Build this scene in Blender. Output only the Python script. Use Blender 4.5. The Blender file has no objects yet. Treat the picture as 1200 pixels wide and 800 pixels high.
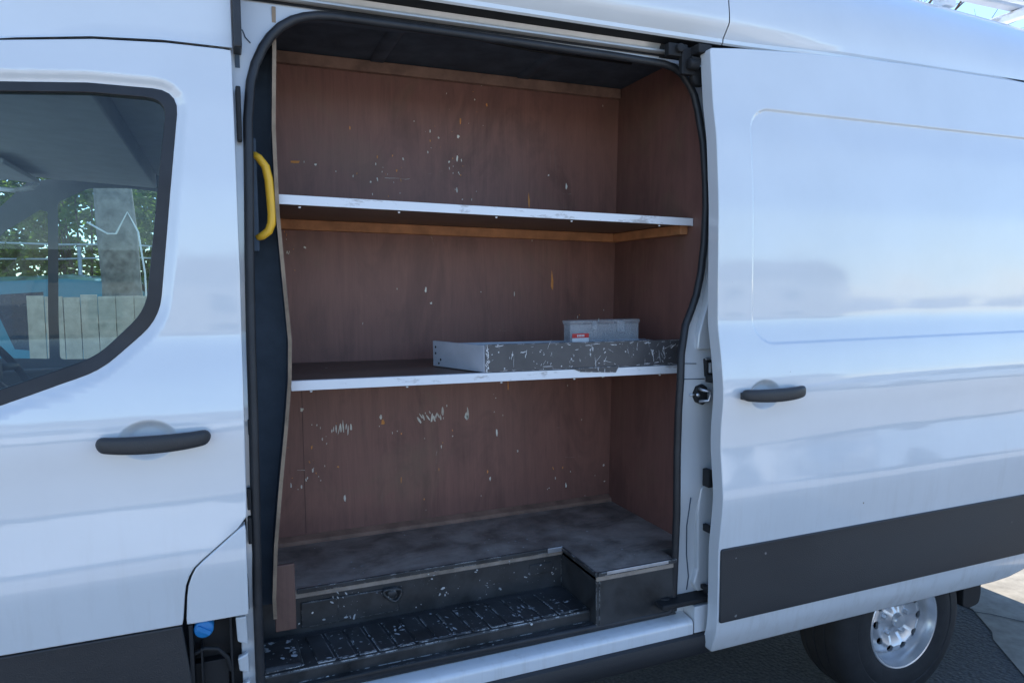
import bpy, bmesh, math, random
import numpy as np
from mathutils import Vector, Matrix, noise as mnoise
random.seed(7)
PI = math.pi
sc = bpy.context.scene
COL = sc.collection

# ------------------------------------------------------------------ materials
def new_mat(name):
    m = bpy.data.materials.new(name); m.use_nodes = True
    nt = m.node_tree; b = nt.nodes['Principled BSDF']
    return m, nt, b
def N(nt, t, **kw):
    n = nt.nodes.new(t)
    for k, v in kw.items():
        if k in n.inputs.keys(): n.inputs[k].default_value = v
        else: setattr(n, k, v)
    return n
def L(nt, a, b): nt.links.new(a, b)
def coords(nt, scale=(1, 1, 1)):
    tc = nt.nodes.new('ShaderNodeTexCoord'); mp = nt.nodes.new('ShaderNodeMapping')
    mp.inputs['Scale'].default_value = scale
    L(nt, tc.outputs['Object'], mp.inputs['Vector'])
    return mp.outputs['Vector']
def noise_fac(nt, scale, detail=4, rough=.55, vec=(1, 1, 1), dist=0):
    n = nt.nodes.new('ShaderNodeTexNoise')
    n.inputs['Scale'].default_value = scale; n.inputs['Detail'].default_value = detail
    n.inputs['Roughness'].default_value = rough; n.inputs['Distortion'].default_value = dist
    L(nt, coords(nt, vec), n.inputs['Vector'])
    return n.outputs['Fac']
def ramp(nt, fac, stops):
    r = nt.nodes.new('ShaderNodeValToRGB'); L(nt, fac, r.inputs['Fac'])
    e = r.color_ramp.elements
    while len(e) < len(stops): e.new(.5)
    for i, (p, c) in enumerate(stops):
        e[i].position = p
        e[i].color = (c, c, c, 1) if not isinstance(c, tuple) else (*c, 1)
    return r.outputs['Color']
def mixc(nt, fac, a, b, mode='MIX'):
    m = nt.nodes.new('ShaderNodeMix'); m.data_type = 'RGBA'; m.blend_type = mode
    for s, v in ((m.inputs[0], fac), (m.inputs[6], a), (m.inputs[7], b)):
        if isinstance(v, (int, float)): s.default_value = v
        elif isinstance(v, tuple): s.default_value = (*v, 1)
        else: L(nt, v, s)
    return m.outputs[2]
def math_n(nt, op, a, b=0, clamp=False):
    m = nt.nodes.new('ShaderNodeMath'); m.operation = op; m.use_clamp = clamp
    for s, v in ((m.inputs[0], a), (m.inputs[1], b)):
        if isinstance(v, (int, float)): s.default_value = v
        else: L(nt, v, s)
    return m.outputs[0]
def bump(nt, b, h, strength=.2, dist=.01, prev=None):
    n = nt.nodes.new('ShaderNodeBump'); n.inputs['Strength'].default_value = strength
    n.inputs['Distance'].default_value = dist
    L(nt, h, n.inputs['Height'])
    if prev: L(nt, prev, n.inputs['Normal'])
    if b: L(nt, n.outputs['Normal'], b.inputs['Normal'])
    return n.outputs['Normal']
def specks(nt, scale, size, keep, stretch=(1, 1, 1)):
    """mask of small isolated dots: scale cells per metre, size 0..0.5 of a cell, keep share of cells"""
    v = nt.nodes.new('ShaderNodeTexVoronoi'); v.inputs['Scale'].default_value = scale
    n = nt.nodes.new('ShaderNodeTexNoise'); n.inputs['Scale'].default_value = scale*3
    c = coords(nt, stretch); L(nt, c, n.inputs['Vector'])
    m = nt.nodes.new('ShaderNodeVectorMath'); m.operation = 'MULTIPLY_ADD'
    L(nt, n.outputs['Color'], m.inputs[0]); m.inputs[1].default_value = (.25/scale,)*3; L(nt, c, m.inputs[2])
    L(nt, m.outputs[0], v.inputs['Vector'])
    sep = nt.nodes.new('ShaderNodeSeparateColor'); L(nt, v.outputs['Color'], sep.inputs[0])
    thr = math_n(nt, 'MULTIPLY', sep.outputs['Green'], size)
    a = math_n(nt, 'LESS_THAN', v.outputs['Distance'], thr)
    k = math_n(nt, 'LESS_THAN', sep.outputs['Red'], keep)
    return math_n(nt, 'MULTIPLY', a, k)
def edge_wear(nt, radius=.006, lo=.02, hi=.15):
    bv = nt.nodes.new('ShaderNodeBevel'); bv.samples = 4; bv.inputs['Radius'].default_value = radius
    ge = nt.nodes.new('ShaderNodeNewGeometry')
    d = nt.nodes.new('ShaderNodeVectorMath'); d.operation = 'DOT_PRODUCT'
    L(nt, bv.outputs['Normal'], d.inputs[0]); L(nt, ge.outputs['Normal'], d.inputs[1])
    inv = math_n(nt, 'SUBTRACT', 1, d.outputs['Value'])
    mr = nt.nodes.new('ShaderNodeMapRange'); mr.inputs['From Min'].default_value = lo; mr.inputs['From Max'].default_value = hi
    L(nt, inv, mr.inputs['Value'])
    return mr.outputs['Result']

MAT = {}
def mat_paint(name='white_paint', col=(.74, .76, .77), wav=1.0, rough=.3):
    m, nt, b = new_mat(name)
    dirt = ramp(nt, noise_fac(nt, 3.0, 5, .6), [(.35, 0.0), (.75, 1.0)])
    c = mixc(nt, dirt, col, tuple(x*.93 for x in col))
    tc = nt.nodes.new('ShaderNodeTexCoord'); sx = nt.nodes.new('ShaderNodeSeparateXYZ'); L(nt, tc.outputs['Object'], sx.inputs[0])
    low = nt.nodes.new('ShaderNodeMapRange'); low.inputs['From Min'].default_value = 1.3; low.inputs['From Max'].default_value = .55; L(nt, sx.outputs['Z'], low.inputs['Value'])
    drip = ramp(nt, noise_fac(nt, 1.0, 6, .7, (26, 26, 1.6)), [(.50, 0.), (.72, .30)])
    film = math_n(nt, 'MULTIPLY', low.outputs['Result'], math_n(nt, 'ADD', drip, .06))
    c = mixc(nt, film, c, (.40, .36, .30))
    sp = specks(nt, 14, .05, .16)
    c = mixc(nt, sp, c, (.30, .27, .24))
    L(nt, c, b.inputs['Base Color'])
    b.inputs['Roughness'].default_value = rough
    b.inputs['Coat Weight'].default_value = 1.0; b.inputs['Coat Roughness'].default_value = .035
    b.inputs['Coat IOR'].default_value = 1.65
    n1 = noise_fac(nt, 2.4, 2, .45, (1, 1, 1.7))
    nn = bump(nt, None, n1, .07*wav, .03)
    n2 = noise_fac(nt, 420, 1, .5)
    nn = bump(nt, b, n2, .02, .001, nn)
    L(nt, nn, b.inputs['Coat Normal'])
    return m
def simple(name, col, rough=.5, metal=0., bumpscale=0, bstr=.1, var=.12, coat=0., spec=.5):
    m, nt, b = new_mat(name)
    f = noise_fac(nt, 12, 5, .6)
    c = mixc(nt, ramp(nt, f, [(.3, 0.), (.7, 1.)]), tuple(x*(1-var) for x in col), tuple(min(1, x*(1+var)) for x in col))
    L(nt, c, b.inputs['Base Color'])
    b.inputs['Roughness'].default_value = rough; b.inputs['Metallic'].default_value = metal
    b.inputs['Coat Weight'].default_value = coat; b.inputs['Specular IOR Level'].default_value = spec
    if bumpscale:
        bump(nt, b, noise_fac(nt, bumpscale, 3, .6), bstr, .004)
    return m
def mat_ply(name, col, seedshift=0.0, spec_w=.35, dust=0.0):
    m, nt, b = new_mat(name)
    grain = mixc(nt, .5, noise_fac(nt, 1.0, 8, .72, (75, 75, 3.0), 2.2), noise_fac(nt, 1.0, 5, .6, (9, 9, .8), 3.5))
    big = noise_fac(nt, 2.2+seedshift, 4, .6)
    c = mixc(nt, ramp(nt, grain, [(.3, 0.), (.7, 1.)]), tuple(x*.72 for x in col), tuple(x*1.22 for x in col))
    c = mixc(nt, ramp(nt, noise_fac(nt, 1.0, 6, .75, (110, 110, 5.0), 1.0), [(.56, 0.), (.70, .55)]), c, tuple(x*.45 for x in col))
    c = mixc(nt, ramp(nt, noise_fac(nt, 3.3, 5, .7, (1.6, 1.6, .7), 1.0), [(.48, 0.), (.62, .5)]), c, tuple(x*.5 for x in col))
    c = mixc(nt, ramp(nt, noise_fac(nt, 2.1, 7, .72, (1, 1, .8), .6), [(.52, 0.), (.70, .4)]), c, (.17, .13, .075))
    c = mixc(nt, ramp(nt, big, [(.35, 0.), (.7, .45)]), c, (col[0]*1.25, col[1]*1.35, col[2]*1.35))
    # pale rubbed streaks running with the grain
    rub = ramp(nt, noise_fac(nt, 1.0, 5, .7, (28, 28, 3.0)), [(.66, 0.), (.8, .22)])
    c = mixc(nt, rub, c, (.30, .25, .22))
    c = mixc(nt, specks(nt, 13, .085, spec_w*.55), c, (.62, .58, .52))
    c = mixc(nt, specks(nt, 9, .12, spec_w*.45, (1.6, 1.6, .5)), c, (.36, .15, .05))
    c = mixc(nt, specks(nt, 24, .07, spec_w*.3, (1.3, 1.3, .7)), c, (.5, .42, .33))
    L(nt, c, b.inputs['Base Color'])
    b.inputs['Roughness'].default_value = .5
    bump(nt, b, grain, .12, .002)
    return m
def mat_scuff(name, col, wear=1.0, sp=.5, rough=.42, pale=(.55, .56, .55), edge_r=.006):
    m, nt, b = new_mat(name)
    f = noise_fac(nt, 9, 6, .65)
    c = mixc(nt, ramp(nt, f, [(.35, 0.), (.7, 1.)]), tuple(x*.6 for x in col), tuple(x*1.7 for x in col))
    dust = ramp(nt, noise_fac(nt, 4.2, 7, .68, (1, 1.6, 1), .8), [(.44, 0.), (.54, .18), (.66, .38)])
    c = mixc(nt, dust, c, tuple(x*2.6 for x in col))
    if wear:
        e = edge_wear(nt, edge_r)
        br = ramp(nt, noise_fac(nt, 26, 5, .75), [(.50, 0.), (.56, 1.)])
        mk = math_n(nt, 'MULTIPLY', e, br)
        mk = math_n(nt, 'MULTIPLY', mk, wear, True)
        c = mixc(nt, mk, c, pale)
        scr = ramp(nt, noise_fac(nt, 7, 8, .8, (1.0, 3.2, 1)), [(.655, 0.), (.675, .6*wear)])
        c = mixc(nt, scr, c, tuple(x*.7 for x in pale))
    c = mixc(nt, specks(nt, 22, .10, sp), c, pale)
    c = mixc(nt, specks(nt, 8, .085, sp*.6), c, (.7, .7, .68))
    L(nt, c, b.inputs['Base Color'])
    L(nt, ramp(nt, f, [(.3, rough-.1), (.7, rough+.2)]), b.inputs['Roughness'])
    bump(nt, b, f, .15, .003)
    return m
def mat_plastic():
    m, nt, b = new_mat('black_plastic')
    film = ramp(nt, noise_fac(nt, 2.2, 6, .65, (.5, 1, 1.6)), [(.35, 0.), (.7, 1.)])
    c = mixc(nt, film, (.026, .027, .030), (.046, .045, .045))
    c = mixc(nt, specks(nt, 16, .09, .2), c, (.22, .21, .2))
    scr = ramp(nt, noise_fac(nt, 3.0, 8, .8, (.5, 1, 6)), [(.69, 0.), (.71, .3)])
    c = mixc(nt, scr, c, (.12, .12, .12))
    L(nt, c, b.inputs['Base Color']); L(nt, ramp(nt, film, [(0., .42), (1., .6)]), b.inputs['Roughness'])
    bump(nt, b, noise_fac(nt, 300, 2, .5), .3, .003)
    return m
def mat_glass(name, tint=(.72, .86, .86), ior=1.5):
    m = bpy.data.materials.new(name); m.use_nodes = True
    nt = m.node_tree; nt.nodes.remove(nt.nodes['Principled BSDF'])
    out = nt.nodes['Material Output']
    t = N(nt, 'ShaderNodeBsdfTransparent'); t.inputs['Color'].default_value = (*tint, 1)
    g = N(nt, 'ShaderNodeBsdfGlossy'); g.inputs['Roughness'].default_value = .0
    fr = N(nt, 'ShaderNodeFresnel'); fr.inputs['IOR'].default_value = ior
    f2 = math_n(nt, 'MULTIPLY', fr.outputs[0], 1.0, True)
    mx = N(nt, 'ShaderNodeMixShader')
    L(nt, f2, mx.inputs[0]); L(nt, t.outputs[0], mx.inputs[1]); L(nt, g.outputs[0], mx.inputs[2])
    df = N(nt, 'ShaderNodeBsdfDiffuse'); df.inputs['Color'].default_value = (.5, .48, .44, 1)
    m2 = N(nt, 'ShaderNodeMixShader'); L(nt, ramp(nt, noise_fac(nt, 6, 6, .7), [(.35, .004), (.7, .022)]), m2.inputs[0])
    L(nt, mx.outputs[0], m2.inputs[1]); L(nt, df.outputs[0], m2.inputs[2]); L(nt, m2.outputs[0], out.inputs['Surface'])
    return m
def mat_leaf(name, cols):
    m = bpy.data.materials.new(name); m.use_nodes = True
    nt = m.node_tree; b = nt.nodes['Principled BSDF']; out = nt.nodes['Material Output']
    ge = nt.nodes.new('ShaderNodeNewGeometry')
    c = ramp(nt, ge.outputs['Random Per Island'], [(i/(len(cols)-1), k) for i, k in enumerate(cols)])
    L(nt, c, b.inputs['Base Color']); b.inputs['Roughness'].default_value = .45
    tr = nt.nodes.new('ShaderNodeBsdfTranslucent'); L(nt, mixc(nt, .5, c, (.30, .42, .05)), tr.inputs['Color'])
    mx = nt.nodes.new('ShaderNodeMixShader'); mx.inputs[0].default_value = .55
    L(nt, b.outputs[0], mx.inputs[1]); L(nt, tr.outputs[0], mx.inputs[2]); L(nt, mx.outputs[0], out.inputs['Surface'])
    return m
MAT['paint'] = mat_paint()
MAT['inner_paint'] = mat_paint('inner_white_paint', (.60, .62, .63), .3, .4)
MAT['black_plastic'] = mat_plastic()
MAT['gap_black'] = simple('gap_black', (.012, .012, .013), .7)
MAT['rubber'] = simple('seal_rubber', (.022, .023, .026), .5, 0, 60, .1, .3)
MAT['dark_trim'] = simple('dark_trim', (.060, .085, .115), .75, 0, 80, .2, .2)
MAT['ply_back'] = mat_ply('brown_film_plywood', (.235, .106, .080), 0)
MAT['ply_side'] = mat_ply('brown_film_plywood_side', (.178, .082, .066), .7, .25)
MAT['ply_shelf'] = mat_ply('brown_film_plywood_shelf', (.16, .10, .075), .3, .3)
MAT['corner_ply'] = mat_ply('dark_film_plywood', (.125, .066, .052), .4, .3)  # darker copy of the side plywood, for the corner board
MAT['ply_edge'] = simple('raw_plywood_edge', (.30, .22, .15), .8, 0, 90, .4, .35)
MAT['batten'] = simple('raw_timber_batten', (.46, .20, .085), .7, 0, 60, .3, .3)
MAT['batten_grey'] = simple('dusty_timber_strip', (.26, .15, .105), .8, 0, 60, .3, .35)
MAT['chip'] = simple('chipped_veneer', (.85, .74, .62), .8, 0, 0, 0, .4)
MAT['scratch'] = simple('pale_scratch', (.34, .24, .20), .7)
MAT['chip_orange'] = simple('chipped_orange_veneer', (.75, .30, .08), .8, 0, 0, 0, .4)
MAT['floor'] = mat_scuff('dusty_floor_board', (.225, .190, .160), .0, .25, .6)
MAT['step'] = mat_scuff('scuffed_black_step', (.030, .031, .032), 1.0, .7, .36)
MAT['step_plain'] = mat_scuff('black_step_side', (.026, .027, .028), .6, .5, .4)
MAT['lining'] = simple('black_headlining', (.045, .062, .085), .8, 0, 30, .3, .35)
MAT['metal_trim'] = simple('worn_aluminium', (.55, .57, .6), .38, .8, 40, .15, .25)
MAT['steel'] = simple('silver_wheel_paint', (.68, .69, .70), .26, .6, 120, .05, .12)
MAT['tyre'] = simple('tyre_rubber', (.020, .020, .021), .75, 0, 90, .25, .3)
MAT['yellow'] = simple('yellow_handle_plastic', (.95, .52, .035), .4, 0, 200, .05, .06)
MAT['blue_cap'] = simple('blue_cap_plastic', (.02, .20, .48), .4)
MAT['glass'] = mat_glass('tinted_window_glass')
MAT['car_glass'] = simple('dark_car_glass', (.02, .03, .035), .05, 0, 0, 0, .1, 1.0)
MAT['headliner'] = simple('grey_headliner', (.50, .52, .54), .9, 0, 120, .2, .08)
MAT['dash'] = simple('brown_grey_dash', (.10, .085, .075), .6, 0, 150, .2, .15)
MAT['cab_trim'] = simple('grey_cab_trim', (.10, .115, .13), .7, 0, 120, .2, .1)
MAT['tray_end'] = simple('grey_painted_board', (.42, .44, .48), .45, 0, 80, .1, .1)
MAT['track'] = simple('painted_track_metal', (.50, .49, .47), .3, .35, 30, .05, .12)

# shelf trims: white angle with scratches
def mat_trim():
    m, nt, b = new_mat('white_shelf_trim')
    c = mixc(nt, ramp(nt, noise_fac(nt, 6, 7, .7, (1, 1, 3)), [(.55, 0.), (.62, .75)]), (.82, .83, .84), (.40, .37, .35))
    c = mixc(nt, specks(nt, 12, .11, .25), c, (.12, .10, .09))
    L(nt, c, b.inputs['Base Color']); b.inputs['Roughness'].default_value = .35
    return m
MAT['trim'] = mat_trim()
def mat_taped():
    m, nt, b = new_mat('black_tape_with_torn_paint')
    base = mixc(nt, noise_fac(nt, 14, 5, .6), (.050, .048, .050), (.11, .105, .105))
    a = ramp(nt, noise_fac(nt, 10, 8, .8, (2.6, 2.6, 1.0), 1.2), [(.615, 0.), (.63, 1.)])
    cl = ramp(nt, noise_fac(nt, 5.5, 3, .5), [(.46, 0.), (.56, 1.)])
    c = mixc(nt, math_n(nt, 'MULTIPLY', a, cl), base, (.72, .73, .74))
    c = mixc(nt, specks(nt, 45, .16, .3), c, (.6, .6, .6))
    e = math_n(nt, 'MULTIPLY', edge_wear(nt, .005), ramp(nt, noise_fac(nt, 30, 5, .7), [(.5, 0.), (.56, 1.)]))
    c = mixc(nt, e, c, (.7, .7, .7))
    L(nt, c, b.inputs['Base Color']); b.inputs['Roughness'].default_value = .45
    bump(nt, b, noise_fac(nt, 25, 4, .6), .3, .003)
    return m
MAT['taped'] = mat_taped()
def mat_clear():
    m = bpy.data.materials.new('frosted_clear_plastic'); m.use_nodes = True
    nt = m.node_tree; b = nt.nodes['Principled BSDF']; out = nt.nodes['Material Output']
    b.inputs['Base Color'].default_value = (.85, .87, .88, 1); b.inputs['Roughness'].default_value = .18
    t = N(nt, 'ShaderNodeBsdfTransparent'); t.inputs['Color'].default_value = (.86, .88, .9, 1)
    mx = N(nt, 'ShaderNodeMixShader')
    L(nt, ramp(nt, noise_fac(nt, 9, 3, .5), [(.3, .15), (.7, .24)]), mx.inputs[0])
    L(nt, t.outputs[0], mx.inputs[1]); L(nt, b.outputs[0], mx.inputs[2]); L(nt, mx.outputs[0], out.inputs['Surface'])
    return m
MAT['clear'] = mat_clear()
MAT['red'] = simple('red_label', (.62, .03, .03), .4)
MAT['label_white'] = simple('white_label', (.75, .75, .75), .5)

# ------------------------------------------------------------------ mesh helpers
def link(name, me, mat, parent=None, mods=None):
    o = bpy.data.objects.new(name, me); COL.objects.link(o)
    for m in (mat if isinstance(mat, (list, tuple)) else [mat]):
        if m: me.materials.append(MAT[m] if isinstance(m, str) else m)
    if parent: o.parent = parent
    return o
class MB:
    def __init__(s): s.bm = bmesh.new()
    def box(s, x0, x1, y0, y1, z0, z1, rot=None, mi=0):
        vs = [s.bm.verts.new((x, y, z)) for x in (x0, x1) for y in (y0, y1) for z in (z0, z1)]
        fs = []
        for q in ((0, 1, 3, 2), (4, 6, 7, 5), (0, 4, 5, 1), (2, 3, 7, 6), (0, 2, 6, 4), (1, 5, 7, 3)):
            f = s.bm.faces.new([vs[i] for i in q]); f.material_index = mi; fs.append(f)
        if rot is not None:
            c = Vector(((x0+x1)/2, (y0+y1)/2, (z0+z1)/2))
            for v in vs: v.co = c + rot @ (v.co-c)
        return s
    def hexa(s, pts, mi=0):
        """8 points: bottom 4 (ccw) then top 4"""
        vs = [s.bm.verts.new(p) for p in pts]
        for q in ((3, 2, 1, 0), (4, 5, 6, 7), (0, 1, 5, 4), (1, 2, 6, 5), (2, 3, 7, 6), (3, 0, 4, 7)):
            f = s.bm.faces.new([vs[i] for i in q]); f.material_index = mi
        return s
    def prism(s, pts, a0, a1, axis='x', mi=0):
        """polygon extruded along an axis; pts are the other two coordinates in order"""
        def P(p, a):
            return {'x': (a, p[0], p[1]), 'y': (p[0], a, p[1]), 'z': (p[0], p[1], a)}[axis]
        A = [s.bm.verts.new(P(p, a0)) for p in pts]; B = [s.bm.verts.new(P(p, a1)) for p in pts]
        n = len(pts)
        fs = [s.bm.faces.new(A), s.bm.faces.new(B[::-1])]
        for i in range(n): fs.append(s.bm.faces.new((A[i], B[i], B[(i+1) % n], A[(i+1) % n])))
        for f in fs: f.material_index = mi
        return s
    def strip(s, prof, xs, yzfun=None, mi=0):
        """open polyline profile (y,z) swept along x"""
        rows = []
        for x in xs:
            rows.append([s.bm.verts.new((x, *(yzfun(x, y, z) if yzfun else (y, z)))) for y, z in prof])
        for a, b in zip(rows, rows[1:]):
            for i in range(len(prof)-1):
                f = s.bm.faces.new((a[i], b[i], b[i+1], a[i+1])); f.material_index = mi; f.smooth = True
        return s
    def tube(s, pts, r, seg=10, closed=False, mi=0, caps=True):
        pts = [Vector(p) for p in pts]; n = len(pts); rings = []
        up = Vector((0, 0, 1)); prev = None
        for i, p in enumerate(pts):
            if closed: t = pts[(i+1) % n]-pts[i-1]
            else: t = pts[min(i+1, n-1)]-pts[max(i-1, 0)]
            t.normalize()
            if prev is None:
                a = t.orthogonal().normalized()
            else:
                a = (prev - t*prev.dot(t)).normalized()
            prev = a; b = t.cross(a)
            rr = r[i] if isinstance(r, (list, tuple)) else r
            rings.append([s.bm.verts.new(p+(a*math.cos(2*PI*k/seg)+b*math.sin(2*PI*k/seg))*rr) for k in range(seg)])
        m = n if closed else n-1
        for i in range(m):
            A, B = rings[i], rings[(i+1) % n]
            if closed and i == n-1:
                # match the ring rotation of the closing pair
                off = min(range(seg), key=lambda o: (A[0].co-B[o].co).length)
                B = B[off:]+B[:off]
            for k in range(seg):
                f = s.bm.faces.new((A[k], A[(k+1) % seg], B[(k+1) % seg], B[k])); f.smooth = True; f.material_index = mi
        if not closed and caps:
            for R_ in (rings[0][::-1], rings[-1]):
                f = s.bm.faces.new(R_); f.material_index = mi
        return s
    def lathe(s, prof, c, axis='y', seg=48, mi=0, smooth=True):
        """prof: (radius, offset along axis)"""
        rings = []
        for r, h in prof:
            ring = []
            for k in range(seg):
                a = 2*PI*k/seg; u, v = r*math.cos(a), r*math.sin(a)
                p = {'y': (c[0]+u, c[1]+h, c[2]+v), 'z': (c[0]+u, c[1]+v, c[2]+h), 'x': (c[0]+h, c[1]+u, c[2]+v)}[axis]
                ring.append(s.bm.verts.new(p))
            rings.append(ring)
        for A, B in zip(rings, rings[1:]):
            for k in range(seg):
                f = s.bm.faces.new((A[k], A[(k+1) % seg], B[(k+1) % seg], B[k])); f.smooth = smooth; f.material_index = mi
        return s
    def quad(s, pts, mi=0):
        f = s.bm.faces.new([s.bm.verts.new(p) for p in pts]); f.material_index = mi; return s
    def build(s, name, mat, parent=None, bevel=0, seg=2, sharp=None, recalc=True):
        if recalc: bmesh.ops.recalc_face_normals(s.bm, faces=s.bm.faces)
        me = bpy.data.meshes.new(name); s.bm.to_mesh(me); s.bm.free()
        if sharp:
            for p in me.polygons: p.use_smooth = True
            me.set_sharp_from_angle(angle=math.radians(sharp))
        o = link(name, me, mat, parent)
        if bevel:
            m = o.modifiers.new('bevel', 'BEVEL'); m.width = bevel; m.segments = seg; m.limit_method = 'ANGLE'
            m.angle_limit = math.radians(40)
        return o
def empty(name, loc=(0, 0, 0), rz=0):
    o = bpy.data.objects.new(name, None); COL.objects.link(o); o.location = loc; o.rotation_euler = (0, 0, rz); return o
def tag(o, label=None, cat=None, group=None, kind=None):
    for k, v in (('label', label), ('category', cat), ('group', group), ('kind', kind)):
        if v: o[k] = v
    return o

def split(o):
    """each loose piece of a mesh becomes an object of its own, same name and parent"""
    bm = bmesh.new(); bm.from_mesh(o.data); seen = set(); isl = []
    for f in bm.faces:
        if f in seen: continue
        st_ = [f]; seen.add(f); cur = []
        while st_:
            g = st_.pop(); cur.append(g)
            for v in g.verts:
                for h in v.link_faces:
                    if h not in seen: seen.add(h); st_.append(h)
        isl.append([g.index for g in cur])
    bm.free(); out = [o]; src = o.data.copy()
    for k, ids in enumerate(isl):
        b2 = bmesh.new(); b2.from_mesh(src); b2.faces.ensure_lookup_table(); keep = set(ids)
        bmesh.ops.delete(b2, geom=[f for f in b2.faces if f.index not in keep], context='FACES')
        if k == 0: b2.to_mesh(o.data)
        else:
            c = o.copy(); c.data = src.copy(); c.data.name = o.name; COL.objects.link(c); b2.to_mesh(c.data); out.append(c)
        b2.free()
    return out
def sd_poly(P, poly):
    """signed distance of points P (n,2) to a polygon, negative inside"""
    poly = np.asarray(poly, float); d = np.full(len(P), 1e9); inside = np.zeros(len(P), bool)
    for a, b in zip(poly, np.roll(poly, -1, 0)):
        e = b-a; w = P-a
        t = np.clip((w@e)/max(e@e, 1e-12), 0, 1)
        d = np.minimum(d, np.linalg.norm(w-t[:, None]*e, axis=1))
        c = ((a[1] > P[:, 1]) != (b[1] > P[:, 1]))
        with np.errstate(divide='ignore', invalid='ignore'):
            xi = (b[0]-a[0])*(P[:, 1]-a[1])/(b[1]-a[1])+a[0]
        inside ^= c & (P[:, 0] < xi)
    return np.where(inside, -d, d)
def smooth(t): t = np.clip(t, 0, 1); return t*t*(3-2*t)
def round_poly(pts, rad, n=6):
    """round the corners of a polygon; rad is a number or a list"""
    out = []; m = len(pts)
    for i in range(m):
        p0, p, p1 = Vector(pts[i-1]), Vector(pts[i]), Vector(pts[(i+1) % m])
        r = rad[i] if isinstance(rad, (list, tuple)) else rad
        if r <= 0: out.append(tuple(p)); continue
        a, b = (p0-p), (p1-p); la, lb = a.length, b.length
        ang = a.angle(b); t = min(r/math.tan(ang/2), la*.48, lb*.48)
        A, B = p+a/la*t, p+b/lb*t
        for k in range(n+1):
            s = k/n; out.append(tuple(A*(1-s)**2 + p*2*s*(1-s) + B*s*s))
    return out

def skin(name, outline, yf, mat, parent, holes=(), thick=.03, r=.003, xs=(), zs=(), side=1, hole_rim=True):
    """a pressed panel: outline in (x,z), depth from yf(x,z) arrays; side=1 faces -y (near side), -1 faces +y"""
    bm = bmesh.new(); edges = []
    for loop in [outline, *holes]:
        vs = [bm.verts.new((x, 0, z)) for x, z in loop]
        edges += [bm.edges.new((vs[i], vs[(i+1) % len(vs)])) for i in range(len(vs))]
    bmesh.ops.triangle_fill(bm, use_beauty=True, use_dissolve=False, edges=edges)
    for ax, vals in ((0, xs), (2, zs)):
        for v in vals:
            co = [0, 0, 0]; no = [0, 0, 0]; co[ax] = v; no[ax] = 1
            bmesh.ops.bisect_plane(bm, geom=bm.verts[:]+bm.edges[:]+bm.faces[:], plane_co=co, plane_no=no, dist=1e-5)
    for f in bm.faces:
        f.normal_update()
        if f.normal.y*side > 0: f.normal_flip()
        f.smooth = True
    bm.verts.ensure_lookup_table(); bm.verts.index_update()
    P = np.array([(v.co.x, v.co.z) for v in bm.verts])
    def F(x, z): return yf(x, z)
    e = 5e-4
    Y = F(P[:, 0], P[:, 1])
    fx = (F(P[:, 0]+e, P[:, 1])-F(P[:, 0]-e, P[:, 1]))/(2*e)
    fz = (F(P[:, 0], P[:, 1]+e)-F(P[:, 0], P[:, 1]-e))/(2*e)
    NN = np.stack([fx, -np.ones_like(fx), fz], 1)*side
    NN /= np.linalg.norm(NN, axis=1)[:, None]
    nrm = {}
    bedges = [ed for ed in bm.edges if len(ed.link_faces) == 1]
    outv = {}
    for ed in bedges:
        a, b = ed.verts; f = ed.link_faces[0]
        d = (b.co-a.co); o_ = Vector((d.z, 0, -d.x))
        if o_.length < 1e-9: continue
        o_.normalize()
        if o_.dot(f.calc_center_median()-a.co) > 0: o_ = -o_
        for v in (a, b): outv[v] = outv.get(v, Vector((0, 0, 0)))+o_
    for i, v in enumerate(bm.verts):
        v.co.y = Y[i]; nrm[v] = Vector(NN[i])
    if thick > 0:
        ring = {}
        for v, o_ in list(outv.items()):
            o_ = o_.normalized()
            a = bm.verts.new(v.co+o_*r*.3*1+Vector((0, side*r*.3, 0)) + o_*0)
            a.co = v.co+o_*(r*.7)+Vector((0, side*r*.3, 0))
            b_ = bm.verts.new(v.co+o_*r+Vector((0, side*r, 0)))
            c_ = bm.verts.new(v.co+o_*r+Vector((0, side*thick, 0)))
            nrm[a] = (nrm[v]+o_).normalized(); nrm[b_] = o_; nrm[c_] = o_
            ring[v] = (v, a, b_, c_)
        for ed in bedges:
            a, b = ed.verts
            if a not in ring or b not in ring: continue
            f0 = ed.link_faces[0]
            # winding opposite to the neighbouring face along this edge
            lp = [l for l in f0.loops if l.edge == ed][0]
            if lp.vert == a: a, b = b, a
            for k in range(3):
                f = bm.faces.new((ring[a][k], ring[b][k], ring[b][k+1], ring[a][k+1])); f.smooth = True
    bm.verts.index_update()
    idx = {v.index: nrm[v] for v in bm.verts}
    me = bpy.data.meshes.new(name); bm.to_mesh(me); bm.free()
    me.normals_split_custom_set([idx[l.vertex_index] for l in me.loops])
    return link(name, me, mat, parent)

# ------------------------------------------------------------------ side profile of the van
T = [(.30, .05), (.40, .02), (.45, .005), (.50, -.015), (.545, -.04), (.608, -.068), (.664, -.076), (.91, -.077), (.993, -.087),
     (1.079, -.096), (1.147, -.088), (1.244, -.077), (1.319, -.079), (1.394, -.088), (1.438, -.087), (1.54, -.073), (1.636, -.054),
     (2.013, -.050), (2.226, -.034), (2.33, -.014), (2.505, .005), (2.7, .03)]
_z = np.arange(.3, 2.7, .002)
_y = np.interp(_z, [t[0] for t in T], [t[1] for t in T])
_k = np.exp(-.5*(np.arange(-40, 41)*.002/.020)**2); _k /= _k.sum()
_y = np.convolve(np.pad(_y, 40, mode='edge'), _k, 'valid')
def dprof(z): return np.interp(z, _z, _y)
def bprof(z): return dprof(z)+.085
def fprof(z): return bprof(z)+.05
W2 = 2.06

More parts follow.
